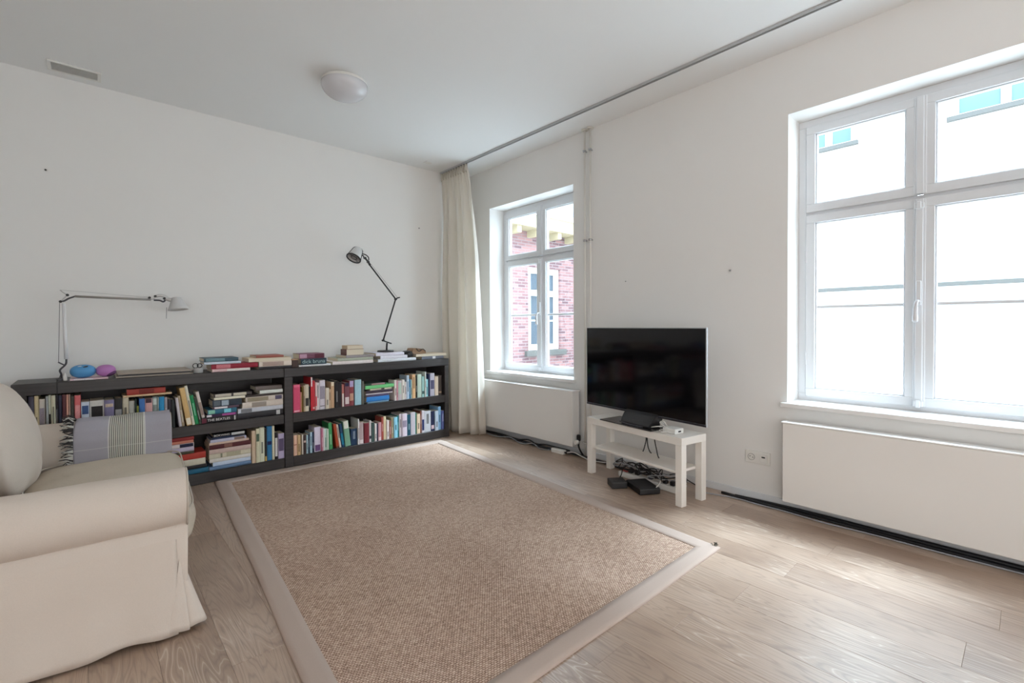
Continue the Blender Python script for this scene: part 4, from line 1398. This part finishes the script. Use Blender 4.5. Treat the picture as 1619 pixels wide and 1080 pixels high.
axis = Vector((.10, -.12, -1)).normalized()
top = Vector((-2.838, -.2, 1.414))
sh = B(MB().lathe([(.001, -.001), (.024, 0), (.031, .006), (.040, .03), (.060, .080), (.067, .096), (.0655, .0965), (.058, .080), (.038, .030), (.028, .010), (.001, .008)], 28, top, axis), 'shade', M_ALUSATIN, smooth=True)
B(MB().tube([V(-2.905, 1.402), V(-2.872, 1.392)], [.013, .016], 12), 'shade_neck', M_ALU)
B(MB().lathe([(.001, .02), (.014, .02), (.022, .05), (.018, .07), (.001, .078)], 14, top, axis), 'bulb', M_OPAL, smooth=True)
B(MB().tube([V(-2.899, 1.335, -.205), V(-2.902, 1.252, -.205)], .0014, 6), 'pull_rod', M_GREYPL)
B(MB().tube(smooth_path([V(-3.476, .875, -.208), V(-3.480, .862, -.23), V(-3.482, .856, -.26), V(-3.485, .853, -.34), V(-3.487, .85, -.381), V(-3.488, .83, -.3835), V(-3.489, .70, -.3835), V(-3.489, .46, -.3835), V(-3.487, .30, -.3835)]), .0022, 6), 'power_cord', M_CABLEK, smooth=True)

lk = thing('desk_lamp', 'black jointed desk lamp with tilted metal shade standing on white books', 'lamp', (-1.138, -.2, zlamp))
B = lambda mb, nm, mt, **k: mb.build(nm, mt, lk, world=True, **k)
zl = zlamp
B(MB().lathe([(.001, 0), (.080, 0), (.082, .004), (.080, .012), (.074, .016), (.001, .017)], 36, (-1.128, -.2, zl), (0, 0, 1)), 'base', M_BMATT)
B(MB().tube([V(-1.116, zl + .01), V(-1.111, 1.018)], .0085, 10), 'stem', M_BMATT, smooth=True)
B(MB().tube([V(-1.166, 1.046), V(-1.062, 1.009)], .0065, 10), 'cross_bar', M_BMATT)
B(MB().tube([V(-1.152, 1.043), V(-1.011, 1.462)], .0075, 10), 'lower_arm', M_BMATT, smooth=True)
B(MB().tube(smooth_path([V(-1.013, 1.458), V(-.995, 1.472), V(-.965, 1.481)]), .0065, 8), 'elbow', M_BMATT, smooth=True)
B(MB().tube([V(-1.009, 1.460), V(-1.290, 1.792)], .0072, 10), 'upper_arm', M_BMATT, smooth=True)
B(MB().tube([V(-.985, 1.478, -.193), V(-1.268, 1.797, -.193)], .0012, 6), 'tension_wire', M_GREYPL)
for (a, b_) in ((-1.152, 1.043), (-1.011, 1.461), (-1.303, 1.816), (-1.335, 1.851)):
    B(MB().tube([V(a, b_, -.214), V(a, b_, -.186)], .010, 12), 'pivot_knob', M_BMATT)
B(MB().tube([V(-1.283, 1.786), V(-1.306, 1.822), V(-1.337, 1.853)], [.012, .009, .009], 10), 'head_joint', M_BMATT)
B(MB().tube(smooth_path([V(-1.296, 1.832), V(-1.300, 1.862), V(-1.330, 1.884), V(-1.372, 1.890)]), .0055, 8), 'head_bracket', M_BMATT, smooth=True)
B(MB().tube(smooth_path([V(-1.345, 1.846), V(-1.352, 1.872), V(-1.376, 1.868)]), .0055, 8), 'head_bracket', M_BMATT, smooth=True)
cap = Vector((-1.392, -.2, 1.944))
opn = Vector((-1.462, -.232, 1.834))
ax = (opn - cap).normalized()
ln = (opn - cap).length
prof = [(.004, 0), (.022, .004), (.036, .016), (.044, .034), (.0555, ln * .72), (.066, ln)]
sh = B(MB().lathe(prof + [(r - .0018, h) for r, h in reversed(prof[1:])], 32, cap, ax), 'shade', M_ALUSATIN, smooth=True)
def rimring(r, h, th):
    a = ax.orthogonal().normalized()
    b = ax.cross(a)
    return MB().tube([cap + ax * h + (a * cos(w) + b * sin(w)) * r for w in [2 * pi * i / 32 for i in range(33)]], th, 8, False)
B(rimring(.066, ln, .0065), 'shade_rim', M_BMATT, smooth=True)
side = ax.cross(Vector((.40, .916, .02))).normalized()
for sg in (-1, 1):  # added ribs imitate the darkening along the lamp shade's outline
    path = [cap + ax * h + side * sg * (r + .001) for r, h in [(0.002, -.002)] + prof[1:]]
    B(MB().tube(smooth_path(path, 4), .006, 8), 'edge_darkening_rib', M_BMATT, smooth=True)
B(MB().lathe([(.001, .045), (.016, .045), (.024, .075), (.024, .09), (.015, .108), (.001, .112)], 16, cap, ax), 'bulb', M_OPAL, smooth=True)
B(rimring(.027, ln - .006, .0028), 'lamp_holder_ring', M_BMATT, smooth=True)
a_ = ax.orthogonal().normalized()
for w in (.3, .3 + pi):
    p = a_ * cos(w) + ax.cross(a_) * sin(w)
    B(MB().tube([cap + ax * (ln - .006) + p * .027, cap + ax * (ln - .002) + p * .064], .0022, 6), 'holder_spoke', M_BMATT)

# ------------------------------------------------------------------ sofa
SO = Vector((-3.05, -2.36, 0))
TH = radians(86)
sofa = thing('sofa', 'beige linen slipcovered sofa with rolled arms at the left of the rug', 'sofa', SO, TH)
B = lambda mb, nm, mt, **k: mb.build(nm, mt, sofa, **k)
SLEN, SDEP = 1.79, .88
rs = random.Random(5)
def arm_profile(out, inn, sgn):
    """closed outline in (l, z) of a rolled arm; out = outer face, sgn +1 for the near arm"""
    pts = []
    cxl, czl, r = out + sgn * .100, .493, .118
    for i in range(0, 25):
        w = radians(232 - i * (232 - 8) / 24)
        pts.append((cxl + sgn * r * cos(w), czl + r * sin(w) * (1.0 if sin(w) > 0 else .92)))
    pts += [(inn, .45), (inn, .36), (inn, .20), (inn, .06), (out + sgn * .02, .06), (out + sgn * .018, .22), (out + sgn * .016, .40)]
    return pts
for (out, inn, sgn, lab) in ((0.0, .235, 1, 'near'), (SLEN, SLEN - .235, -1, 'far')):
    prof = arm_profile(out, inn, sgn)
    cl = sum(p[0] for p in prof) / len(prof)
    cz = sum(p[1] for p in prof) / len(prof)
    rows = []
    for (d, k) in ((.055, .90), (.048, .955), (.051, .985), (.060, 1.0), (.08, 1.004), (.2, 1.0), (.35, 1.0), (.5, 1.0), (.65, 1.0), (.8, 1.0), (.87, 1.0)):
        wob = .0025 * sin(d * 21 + out) + .0012 * sin(d * 47)
        rows.append([(cl + (a - cl) * k, d - .048 + (.012 * (.62 - b) if d < .07 else 0), cz + (b - cz) * k + wob) for a, b in prof])
    m = MB().grid(rows, closed=True)
    m.f.append(tuple(range(len(prof))))
    m.f.append(tuple(range(len(m.v) - len(prof), len(m.v))))
    B(m, 'arm', M_LINEN, smooth=True)
    B(MB().tube([(cl + (a - cl) * .99, .002 + .012 * (.62 - b), cz + (b - cz) * .99) for a, b in prof[:28]], .0042, 6), 'piping', M_PIPING, smooth=True)
# slipcover skirt: near side, front and far side, with a flared pleat at each front corner
def skirt(path, name, ztop, zlow=.014, flare=.04, seams=True):
    rows = []
    NTs = 16
    for j in range(NTs + 1):
        t = j / NTs
        row = []
        for i, (p, nrm, a) in enumerate(path):
            zz_ = ztop(i / (len(path) - 1)) if callable(ztop) else ztop
            z = zz_ + (zlow - zz_) * t
            rip = a * (t ** 1.5) * (.012 * sin(i * .52) + .008 * sin(i * .23 + 1))
            crease = .004 * sin(3 * z * 20 + p[0] * 2 + p[1] * 5) * (1 - t) * .5
            o = flare * (t ** 1.3) + rip + crease
            if name == 'side_panel':
                o += .006 / (1 + math.exp(-(z - .228 - .012 * sin(i * .12)) * 160)) - .0035 * sin((z + p[1] * .35) * 26) * sin(p[1] * 5) * t * (1 - t) * 4
            row.append((p[0] + nrm[0] * o, p[1] + nrm[1] * o, z + (.006 * sin(i * .31) if j == NTs else 0)))
        rows.append(row)
    B(MB().grid(rows), name, M_LINEN, smooth=True, solid=.004)
side_path = [((.028, .86 - .82 * i / 56), (-1, 0), .30 + .25 * (i / 56) ** 3) for i in range(57)]
skirt(side_path, 'side_panel', .412, flare=.052)
# inverted pleat: a fan of cloth that opens from the tuck under the arm to the floor
fan_top = (.020, .030, .305)
fan = [(-.026, .075), (-.030, .040), (-.024, .004), (-.004, .026), (.004, .034), (-.016, .002), (-.010, -.030), (.012, -.052), (.030, -.046), (.036, -.006), (.050, .016), (.070, .010), (.10, .018)]
ff = smooth_path([(a, b, 0) for a, b in fan], 5)
rows = []
for j in range(15):
    t = j / 14
    rows.append([(fan_top[0] + (p.x - fan_top[0]) * t ** 1.15 + (k / len(ff)) * .05 * (1 - t), fan_top[1] + (p.y - fan_top[1]) * t ** 1.15, fan_top[2] + (.016 - fan_top[2]) * t + .004 * sin(k * .5) * t) for k, p in enumerate(ff)])
B(MB().grid(rows), 'corner_pleat', M_LINEN, smooth=True, solid=.004)
front_path = [((.10 + (SLEN - .15) * i / 110, .046), (0, -1), .5) for i in range(111)]
skirt(front_path, 'front_skirt', .30, zlow=.03, flare=.034)
far_path = [((SLEN - .014, .02 + .86 * i / 30), (1, 0), .5) for i in range(31)]
skirt(far_path, 'side_panel', .412, flare=.03)
B(MB().box(.03, SLEN - .03, .06, SDEP, .05, .27), 'seat_frame', M_LINEN, bevel=.02, seg=3)
B(MB().puff((SLEN / 2, SDEP - .05, .46), (SLEN / 2 - .015, .085, .40), 6, 14), 'back_frame', M_LINEN, smooth=True)
mid = SLEN / 2
for (l0, l1) in ((.238, mid - .002), (mid + .002, SLEN - .238)):
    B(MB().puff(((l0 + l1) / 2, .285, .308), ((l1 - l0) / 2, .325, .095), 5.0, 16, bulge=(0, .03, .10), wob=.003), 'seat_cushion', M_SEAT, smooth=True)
    B(MB().tube([((l0 + l1) / 2 + (l1 - l0) / 2 * .985 * math.copysign(min(1, abs(cos(w)) ** .35), cos(w)), .285 + .323 * math.copysign(min(1, abs(sin(w)) ** .35), sin(w)), .388) for w in [2 * pi * i / 64 for i in range(65)]], .004, 6, False), 'piping', M_PIPING, smooth=True)
for (l0, l1, dd_) in ((.215, mid - .06, .060), (mid - .05, SLEN - .215, .0)):
    rot = Matrix.Rotation(radians(-13), 3, 'X')
    B(MB().puff(((l0 + l1) / 2, .722 + dd_, .625), ((l1 - l0) / 2, .105, .275), 3.4, 18, bulge=(.0, .35, .05), mat=rot, wob=.006), 'back_cushion', M_LINEN, smooth=True)

# striped throw over the far arm
tw = thing('throw_blanket', 'lilac-grey striped throw with dark knotted fringe over the far sofa arm', 'blanket', SO, TH)
def armpath(t, k):
    """t 0 at the seat, 1 low on the outside of the far arm"""
    pts = [(SLEN - .256, .376), (SLEN - .246, .43), (SLEN - .240, .50), (SLEN - .216, .570), (SLEN - .165, .612), (SLEN - .10, .624), (SLEN - .035, .606), (SLEN + .012, .555), (SLEN + .032, .50), (SLEN + .030, .45), (SLEN + .02, .40), (SLEN + .02, .33)]
    f = t * (len(pts) - 1)
    i = min(int(f), len(pts) - 2)
    f -= i
    a, b = pts[i], pts[i + 1]
    return a[0] + (b[0] - a[0]) * f, a[1] + (b[1] - a[1]) * f
NU, NV = 60, 66
rows = []
for j in range(NV + 1):
    t = j / NV
    l, z = armpath(t, 0)
    row = []
    for i in range(NU + 1):
        u = i / NU                                         # 0 at the front edge, 1 at the fringe
        d = .004 + .462 * u + .010 * sin(t * 9) * (u - .4)
        n = .006 + .003 * sin(u * 13 + t * 7) + .003 * sin(u * 5 - t * 11)
        lift = .034 * max(0, 1 - abs(t - .02) / .10) * (u ** 2) * 0
        zz2 = z + n * .6 - (.02 * u if t < .06 else 0) * (1 - t / .06 if t < .06 else 0)
        row.append((l - n * (1 if t < .45 else -1), d, zz2 + lift))
    rows.append(row)
cloth = MB().grid(rows)
co = cloth.build('cloth', M_THROW, tw, smooth=True, recalc=False, solid=.004)
uvl = co.data.uv_layers.new(name='UVMap')
for lp_ in co.data.loops:
    vi = lp_.vertex_index
    uvl.data[lp_.index].uv = ((vi % (NU + 1)) / NU, (vi // (NU + 1)) / NV)
fd, fl_ = MB(), MB()
for k in range(120):
    t = .005 + .62 * k / 120 + rs.uniform(-.003, .003)
    l, z = armpath(t, 0)
    tgt = fd if rs.random() < .62 else fl_
    a = Vector((l - .012 if t < .45 else l, .470, z + .006))
    drop = rs.uniform(-.02, .012)
    nrm = Vector((-1, 0, .3)) if t < .3 else Vector((-.2, 0, 1))
    e = a + Vector((rs.uniform(-.012, .004), rs.uniform(.035, .062), drop)) + nrm * rs.uniform(.002, .012)
    m_ = (a + e) / 2 + nrm * rs.uniform(.002, .012) + Vector((0, 0, rs.uniform(-.012, .012)))
    tgt.tube([a, m_, e], [.0034, .003, .002], 5)
fd.build('fringe', M_FRDARK, tw, label='dark knotted fringe', kind='stuff')
fl_.build('fringe', M_FRLIGHT, tw, label='pale knotted fringe', kind='stuff')

# ------------------------------------------------------------------ rug
rug = thing('rug', 'large woven sisal rug with taupe cloth border in the middle of the floor', 'rug', (-1.75, -1.93, 0))
OC = [(-2.640, -.392), (-.654, -.465), (-.876, -3.480), (-2.856, -3.472)]     # outer corners
IC = [(-2.552, -.516), (-.766, -.583), (-.975, -3.388), (-2.762, -3.378)]     # inner corners
def lerp2(a, b, t):
    return (a[0] + (b[0] - a[0]) * t, a[1] + (b[1] - a[1]) * t)
n = 24
rows = []
for j in range(n + 1):
    a, b = lerp2(IC[0], IC[3], j / n), lerp2(IC[1], IC[2], j / n)
    rows.append([lerp2(a, b, i / n) + (.0095 + .0008 * sin(i * 1.3) * sin(j * .9),) for i in range(n + 1)])
m = MB().grid(rows)
m.build('woven_field', M_SISAL, rug, world=True, smooth=True, recalc=False)
for k in range(4):
    k2 = (k + 1) % 4
    rows = []
    for i in range(41):
        t = i / 40
        o_, i_ = lerp2(OC[k], OC[k2], t), lerp2(IC[k], IC[k2], t)
        wv = .003 * sin(t * 11 + k * 2) * sin(pi * t)
        dx, dy = o_[0] - i_[0], o_[1] - i_[1]
        q = math.hypot(dx, dy)
        o_ = (o_[0] + dx / q * wv, o_[1] + dy / q * wv)
        pr_ = [(0, .0085), (.01, .0128), (.3, .0135), (.75, .0130), (.95, .0108), (1.0, .006), (1.0, .0006)]
        rows.append([lerp2(i_, o_, f) + (z,) for f, z in pr_])
    MB().grid(rows).build('border', M_BORDER, rug, world=True, smooth=True)
# frayed corner of the binding
m = MB()
for i in range(14):
    w = rs.uniform(-.6, 1.6)
    r = rs.uniform(.012, .03)
    b0 = Vector((-.885 + rs.uniform(-.012, .012), -3.452 + rs.uniform(-.015, .015), .013))
    m.tube([b0, b0 + Vector((cos(w) * r * .5, sin(w) * r * .3, r * .55)), b0 + Vector((cos(w) * r, sin(w) * r * .7, r * .3))], .0015, 5)
m.build('frayed_threads', plain('frayed_olive_threads', (96, 92, 82), .9), rug, world=True)

# ------------------------------------------------------------------ television bench and television
BX = thing('television_bench', 'white low bench with lower shelf carrying the television', 'bench', (-.373, -2.171, 0), radians(-98.7))
B = lambda mb, nm, mt, **k: mb.build(nm, mt, BX, **k)
B(MB().box(0, .90, 0, .26, .400, .450), 'bench_top', M_WHITE, bevel=.002)
for (a, b_) in ((0, 0), (.85, 0), (0, .21), (.85, .21)):
    B(MB().box(a + .0004, a + .0496, b_ + .0004, b_ + .0496, 0.0005, .3997), 'leg', M_WHITE, bevel=.0015)
B(MB().box(.0505, .8495, .018, .242, .205, .223), 'lower_shelf', M_WHITE, bevel=.0015)

tvx = thing('television', 'large black flat television standing on the white bench', 'television', (-.335, -2.627, .451), radians(-99.0))
B = lambda mb, nm, mt, **k: mb.build(nm, mt, tvx, **k)
TW, T0, T1 = 1.13, .077, .716
B(MB().box(-TW / 2, TW / 2, -.002, .014, T0, T1), 'housing', M_SILVER, bevel=.003, seg=2)
B(MB().box(-TW / 2 + .20, TW / 2 - .20, .014, .055, T0 + .03, T1 - .25), 'back_cover', M_BPLAST, bevel=.01)
B(MB().box(-TW / 2 + .006, TW / 2 - .006, -.0045, -.0022, T0 + .016, T1 - .006), 'screen', M_SCREEN)
B(MB().box(-TW / 2 + .002, TW / 2 - .002, -.0055, -.0022, T0 + .001, T0 + .0145), 'lower_bezel', M_BEZEL, bevel=.001)
nk = MB()
rows = []
for (z, w, d0, d1) in ((.008, .128, -.085, .030), (.02, .134, -.088, .036), (.045, .142, -.070, .046), (.085, .15, -.030, .048), (.115, .15, .016, .050)):
    rows.append([(.035 - w, d0, z), (.035 + w, d0, z), (.035 + w, d1, z), (.035 - w, d1, z)])
nk.grid(rows, closed=True)
nk.f.append((0, 1, 2, 3))
nk.f.append((16, 17, 18, 19))
B(nk, 'stand_neck', M_BPLAST, bevel=.006, seg=2)
B(MB().tube(smooth_path([(-.10, -.094, .018), (-.03, -.098, .013), (.04, -.098, .012), (.12, -.095, .013)]), .005, 8), 'neck_trim', M_GREYPL, label='dark bluish trim curve at the foot of the stand')
B(MB().box(-.285, .215, -.122, .098, 0.0, .008), 'stand_plate', M_STANDGL, bevel=.002)

def on_bench(a, b, z):
    ph = radians(8.7)
    return Vector((-.373 + b * cos(ph) - a * sin(ph), -2.171 - a * cos(ph) - b * sin(ph), z))
rt = thing('media_box', 'small white box with coiled white cables on the right end of the bench', 'box', tuple(on_bench(.755, .10, .451)), radians(-98.7))
MB().box(-.052, .052, -.045, .045, 0, .034).build('body', M_WPLAST, rt, bevel=.006, seg=2)
MB().box(.052, .056, -.012, .012, .012, .02).build('port', M_BPLAST, rt)
MB().tube(smooth_path([(-.05, -.01, .02), (-.08, -.02, .045), (-.11, .0, .05), (-.10, .03, .035), (-.07, .01, .03), (-.09, -.035, .03), (-.14, -.05, .018), (-.17, -.04, .012)]), .0042, 8).build('cable', M_CABLEW, rt, smooth=True)
MB().tube(smooth_path([(-.05, .0, .012), (-.075, -.045, .008), (-.045, -.07, .005), (-.02, -.052, .004)]), .004, 8).build('cable', M_CABLEW, rt, smooth=True)
MB().tube(smooth_path([(-.055, .01, .026), (-.075, .0, .06), (-.10, -.01, .055), (-.085, -.02, .03)]), .004, 8).build('cable', M_CABLEW, rt, smooth=True)
for (lab, pts) in (('black cable hanging under the bench top, leftmost of three', [(.50, .12, .399), (.505, .118, .35), (.497, .115, .31), (.488, .112, .275), (.480, .112, .258)]),
                   ('black cable hanging under the bench top, middle of three', [(.512, .12, .399), (.515, .118, .35), (.525, .115, .30), (.545, .112, .27), (.558, .112, .262)]),
                   ('black cable hanging under the bench top, rightmost of three', [(.575, .12, .399), (.585, .118, .35), (.600, .116, .30), (.612, .114, .262), (.624, .114, .24)])):
    o = MB().tube(smooth_path([on_bench(*p) for p in pts]), .0042, 8).build('cable', M_CABLEK, None, smooth=True)
    tag(o, lab, 'cable', 'cables hanging under the bench')

# boxes and power strip on the floor under the bench
ad = thing('adapter_box', 'small black adapter box on the floor under the bench', 'adapter', (-.472, -2.533, 0), radians(-126))
MB().box(-.058, .058, -.058, .058, 0.001, .048).build('body', M_BPLAST, ad, bevel=.006, seg=2)
MB().box(-.038, .038, -.04, .04, .048, .0492).build('label_plate', M_BMATT, ad)
mo = thing('modem', 'flat black modem on the floor in front of the power strip', 'modem', (-.398, -2.700, 0), radians(-120))
MB().box(-.112, .112, -.078, .078, 0.002, .044).build('body', M_BPLAST, mo, bevel=.008, seg=2)
MB().box(-.088, .088, -.056, .056, .044, .0452).build('top_panel', M_BMATT, mo, bevel=.001)
ps = thing('power_strip', 'long white power strip with red switches on the floor under the bench', 'power strip', (-.262, -2.66, 0), radians(-95))
MB().box(-.26, .26, -.028, .028, 0.001, .042).build('body', M_WPLAST, ps, bevel=.005, seg=2)
for i in range(7):
    xx = -.16 + .062 * i
    MB().lathe([(.001, .0425), (.020, .0425), (.020, .0435), (.017, .0436), (.017, .0428), (.001, .0428)], 16, (xx, 0, 0), (0, 0, 1)).build('outlet', M_WPLAST, ps)
for i in range(2):
    MB().box(-.245 + .03 * i, -.222 + .03 * i, -.012, .012, .042, .048).build('switch', M_RED, ps, bevel=.002)
for i in (0, 1, 3, 5, 6):
    xx = -.16 + .062 * i
    MB().box(xx - .018, xx + .018, -.016, .016, .0437, .075).build('plug', M_BPLAST if i != 3 else M_GREYPL, ps, bevel=.005)
tk, tw2 = MB(), MB()
for k in range(13):
    c0 = Vector((-.262 + rs.uniform(-.03, .03), -2.45 - .43 * rs.random(), .07 + rs.uniform(-.02, .03)))
    pts = [c0]
    for q in range(rs.randint(4, 7)):
        pts.append(Vector((-.235 + rs.uniform(-.09, .09), min(-2.36, max(-2.93, pts[-1].y + rs.uniform(-.16, .16))), rs.uniform(.055, .125))))
    pts.append(Vector((-.16 + rs.uniform(-.04, .06), pts[-1].y + rs.uniform(-.1, .1), .012)))
    (tk if k % 4 else tw2).tube(smooth_path(pts, 5), .0042, 6)
tg = thing('cable_tangle', 'tangle of black and pale cables heaped over the power strip', 'cables', (-.24, -2.66, .05))
tg['kind'] = 'stuff'
tk.build('cable_tangle_black', M_CABLEK, tg, world=True, smooth=True, kind='stuff')
tw2.build('cable_tangle_pale', M_CABLEG, tg, world=True, smooth=True, kind='stuff')

def cable(label, pts, r, mt, group=None, n=6):
    o = MB().tube(smooth_path(pts, n), r, 8).build('cable', mt, None, smooth=True)
    return tag(o, label, 'cable', group)
cable('black cable leading from the adapter box to the power strip', [(-.405, -2.50, .03), (-.36, -2.49, .05), (-.30, -2.47, .09), (-.24, -2.50, .085), (-.25, -2.56, .08)], .004, M_CABLEK)
cable('pale cable with bent end beside the modem', [(-.30, -2.74, .06), (-.33, -2.80, .075), (-.375, -2.815, .06), (-.41, -2.80, .03), (-.43, -2.79, .022)], .0042, M_CABLEW)
# cables and added shade strips along the foot of the window wall
cable('thick black cable along the floor under the left radiator', [(-.075, -.45, .013), (-.085, -.9, .013), (-.105, -1.25, .013), (-.10, -1.55, .013), (-.075, -1.75, .013), (-.085, -2.0, .013), (-.11, -2.3, .013), (-.13, -2.45, .013)], .012, M_CABLEK)
cable('grey-blue cable looping on the floor under the left radiator', [(-.115, -.5, .006), (-.135, -.75, .006), (-.125, -.95, .030), (-.15, -1.15, .006), (-.135, -1.3, .032), (-.16, -1.42, .008), (-.14, -1.53, .012)], .0052, M_CABLEG)
cable('second black cable rising in loops under the left radiator', [(-.10, -.6, .030), (-.11, -.85, .036), (-.12, -1.05, .026), (-.10, -1.2, .045), (-.12, -1.33, .03), (-.10, -1.45, .04), (-.085, -1.6, .035), (-.07, -1.72, .03)], .0065, M_CABLEK)
cable('pale cable from the adapter behind the bench leg', [(-.11, -1.70, .015), (-.085, -1.78, .03), (-.10, -1.88, .018), (-.115, -2.0, .008), (-.10, -2.2, .02), (-.11, -2.35, .012)], .005, M_CABLEW)
cable('white cable stub leaving the wall beside the left radiator', [(-.008, -1.84, .125), (-.05, -1.86, .125), (-.055, -1.95, .122), (-.055, -2.05, .115), (-.05, -2.15, .08), (-.05, -2.22, .01)], .0055, M_CABLEW)
cable('pale thin cable along the floor below the right radiator', [(-.16, -2.98, .006), (-.13, -3.10, .006), (-.096, -3.22, .006), (-.102, -3.38, .006), (-.10, -3.55, .006), (-.115, -3.75, .006), (-.10, -4.0, .006), (-.10, -4.3, .006), (-.085, -4.9, .006)], .0045, M_CABLEG)
cable('thick black strip added as floor shade along the wall below the right radiator', [(-.030, -3.20, .006), (-.036, -3.55, .0135), (-.042, -4.0, .0135), (-.042, -4.5, .0135), (-.042, -5.2, .0135)], [.004 + .0095 * min(1, i / 9) for i in range(25)], M_CABLEK)  # black tube added where the floor by the wall lies in shade
cable('thinner black strip added as floor shade beside the thick one below the right radiator', [(-.062, -3.12, .009), (-.068, -3.3, .009), (-.075, -3.6, .009), (-.07, -4.0, .009), (-.078, -4.5, .009), (-.07, -5.2, .009)], .009, M_CABLEK)  # second black tube, widens the dark band of floor shade
aw = thing('adapter_block', 'white rounded adapter block on the floor below the left radiator', 'adapter', (-.125, -1.63, 0), radians(-88))
MB().box(-.075, .075, -.026, .026, 0.0, .040).build('body', M_WPLAST, aw, bevel=.012, seg=3)
MB().tube([(.075, 0, .02), (.095, 0, .02)], .008, 8).build('strain_relief', M_BPLAST, aw)
MB().tube([(-.075, 0, .02), (-.095, 0, .02)], .008, 8).build('strain_relief', M_BPLAST, aw)

# ------------------------------------------------------------------ wall and ceiling fittings
sk = thing('wall_socket', 'white double wall socket low on the wall beside the right radiator', 'socket', (-.006, -3.339, .288))
B = lambda mb, nm, mt, **k: mb.build(nm, mt, sk, world=True, **k)
B(MB().box(-.011, -.0003, -3.418, -3.260, .246, .330), 'cover_plate', M_WPLAST, bevel=.003, seg=2)
B(MB().lathe([(.001, .0015), (.019, .0015), (.0195, .0002), (.0225, 0), (.0225, .003), (.001, .003)], 24, (-.0122, -3.300, .288), (1, 0, 0)), 'outlet', M_WPLAST, smooth=False)
B(MB().lathe([(.0205, 0), (.0225, 0), (.0225, .002), (.0205, .002)], 24, (-.0135, -3.300, .288), (1, 0, 0), closed=True), 'outlet_ring', M_RADIN)
for dy in (-.009, .009):
    B(MB().tube([(-.0128, -3.300 + dy, .288 + dy * .3), (-.010, -3.300 + dy, .288 + dy * .3)], .0032, 8), 'outlet_hole', M_BPLAST)
B(MB().box(-.0135, -.0105, -3.403, -3.354, .262, .314), 'data_insert', M_WPLAST, bevel=.002)
B(MB().box(-.0145, -.0130, -3.388, -3.366, .292, .301), 'data_port', M_BPLAST)

cl = thing('ceiling_light', 'round white opal flush ceiling light', 'lamp', (-1.957, -1.262, H))
MB().lathe([(.001, -.0005), (.146, -.0005), (.153, -.006), (.153, -.030), (.146, -.034), (.001, -.034)], 48, (-1.957, -1.262, H), (0, 0, 1)).build('base_ring', M_WPLAST, cl, world=True, smooth=False)
dome = [(.158 * cos(w), -.034 - .098 * sin(w)) for w in [i * pi / 2 / 14 for i in range(15)]]
MB().lathe([(.152, -.024), (.158, -.026)] + dome, 48, (-1.957, -1.262, H), (0, 0, 1)).build('glass_dome', M_OPAL, cl, world=True, smooth=True)

vt = thing('ceiling_vent', 'white rectangular ventilation grille on the ceiling at the upper left', 'vent', (-3.38, -.185, H))
B = lambda mb, nm, mt, **k: mb.build(nm, mt, vt, world=True, **k)
fr_ = MB()
x0, x1, y0, y1 = -3.515, -3.245, -.265, -.105
fr_.box(x0, x1, y0, y0 + .02, H - .010, H - .0003).box(x0, x1, y1 - .02, y1, H - .010, H - .0003).box(x0, x0 + .02, y0 + .02, y1 - .02, H - .010, H - .0003).box(x1 - .02, x1, y0 + .02, y1 - .02, H - .010, H - .0003)
B(fr_, 'frame', M_WPLAST, bevel=.002)
B(MB().box(x0 + .02, x1 - .02, y0 + .02, y1 - .02, H - .002, H - .0004), 'backing', plain('pale_grey_backing', (214, 214, 214), .8))
for i in range(9):
    yy = y0 + .028 + i * .013
    B(MB().prism([(0, 0), (.009, .006), (.0105, .005), (.0015, -.001)], x0 + .02, x1 - .02, lambda a, b, h: (h, yy + a, H - .0085 + b)), 'slat', M_WPLAST)
cp = thing('ceiling_plate', 'small square white blanking plate on the ceiling above the curtain corner', 'plate', (-.622, -.215, H))
MB().box(-.665, -.58, -.255, -.175, H - .005, H - .0003).build('plate', M_CEIL, cp, world=True, bevel=.002)
MB().box(-.655, -.59, -.245, -.185, H - .0062, H - .005).build('cover', M_WPLAST, cp, world=True, bevel=.001)
def nail(label, p, axis, mt, r):
    o = MB().lathe([(.001, 0), (r * .5, 0), (r * .5, .006), (r, .007), (r, .010), (.001, .011)], 10, p, axis).build('nail', mt)
    tag(o, label, 'nail')
nail('black nail high on the back wall at the far left', (-3.539, -.0003, 2.273), (0, -1, 0), M_BPLAST, .006)
nail('black nail on the back wall left of the curtain', (-.618, -.0003, 2.268), (0, -1, 0), M_BPLAST, .006)
nail('pale nail on the window wall above the television', (-.0003, -2.288, 1.551), (-1, 0, 0), M_STEEL, .005)
nail('pale nail on the window wall left of the large window', (-.0003, -3.153, 1.563), (-1, 0, 0), M_STEEL, .007)
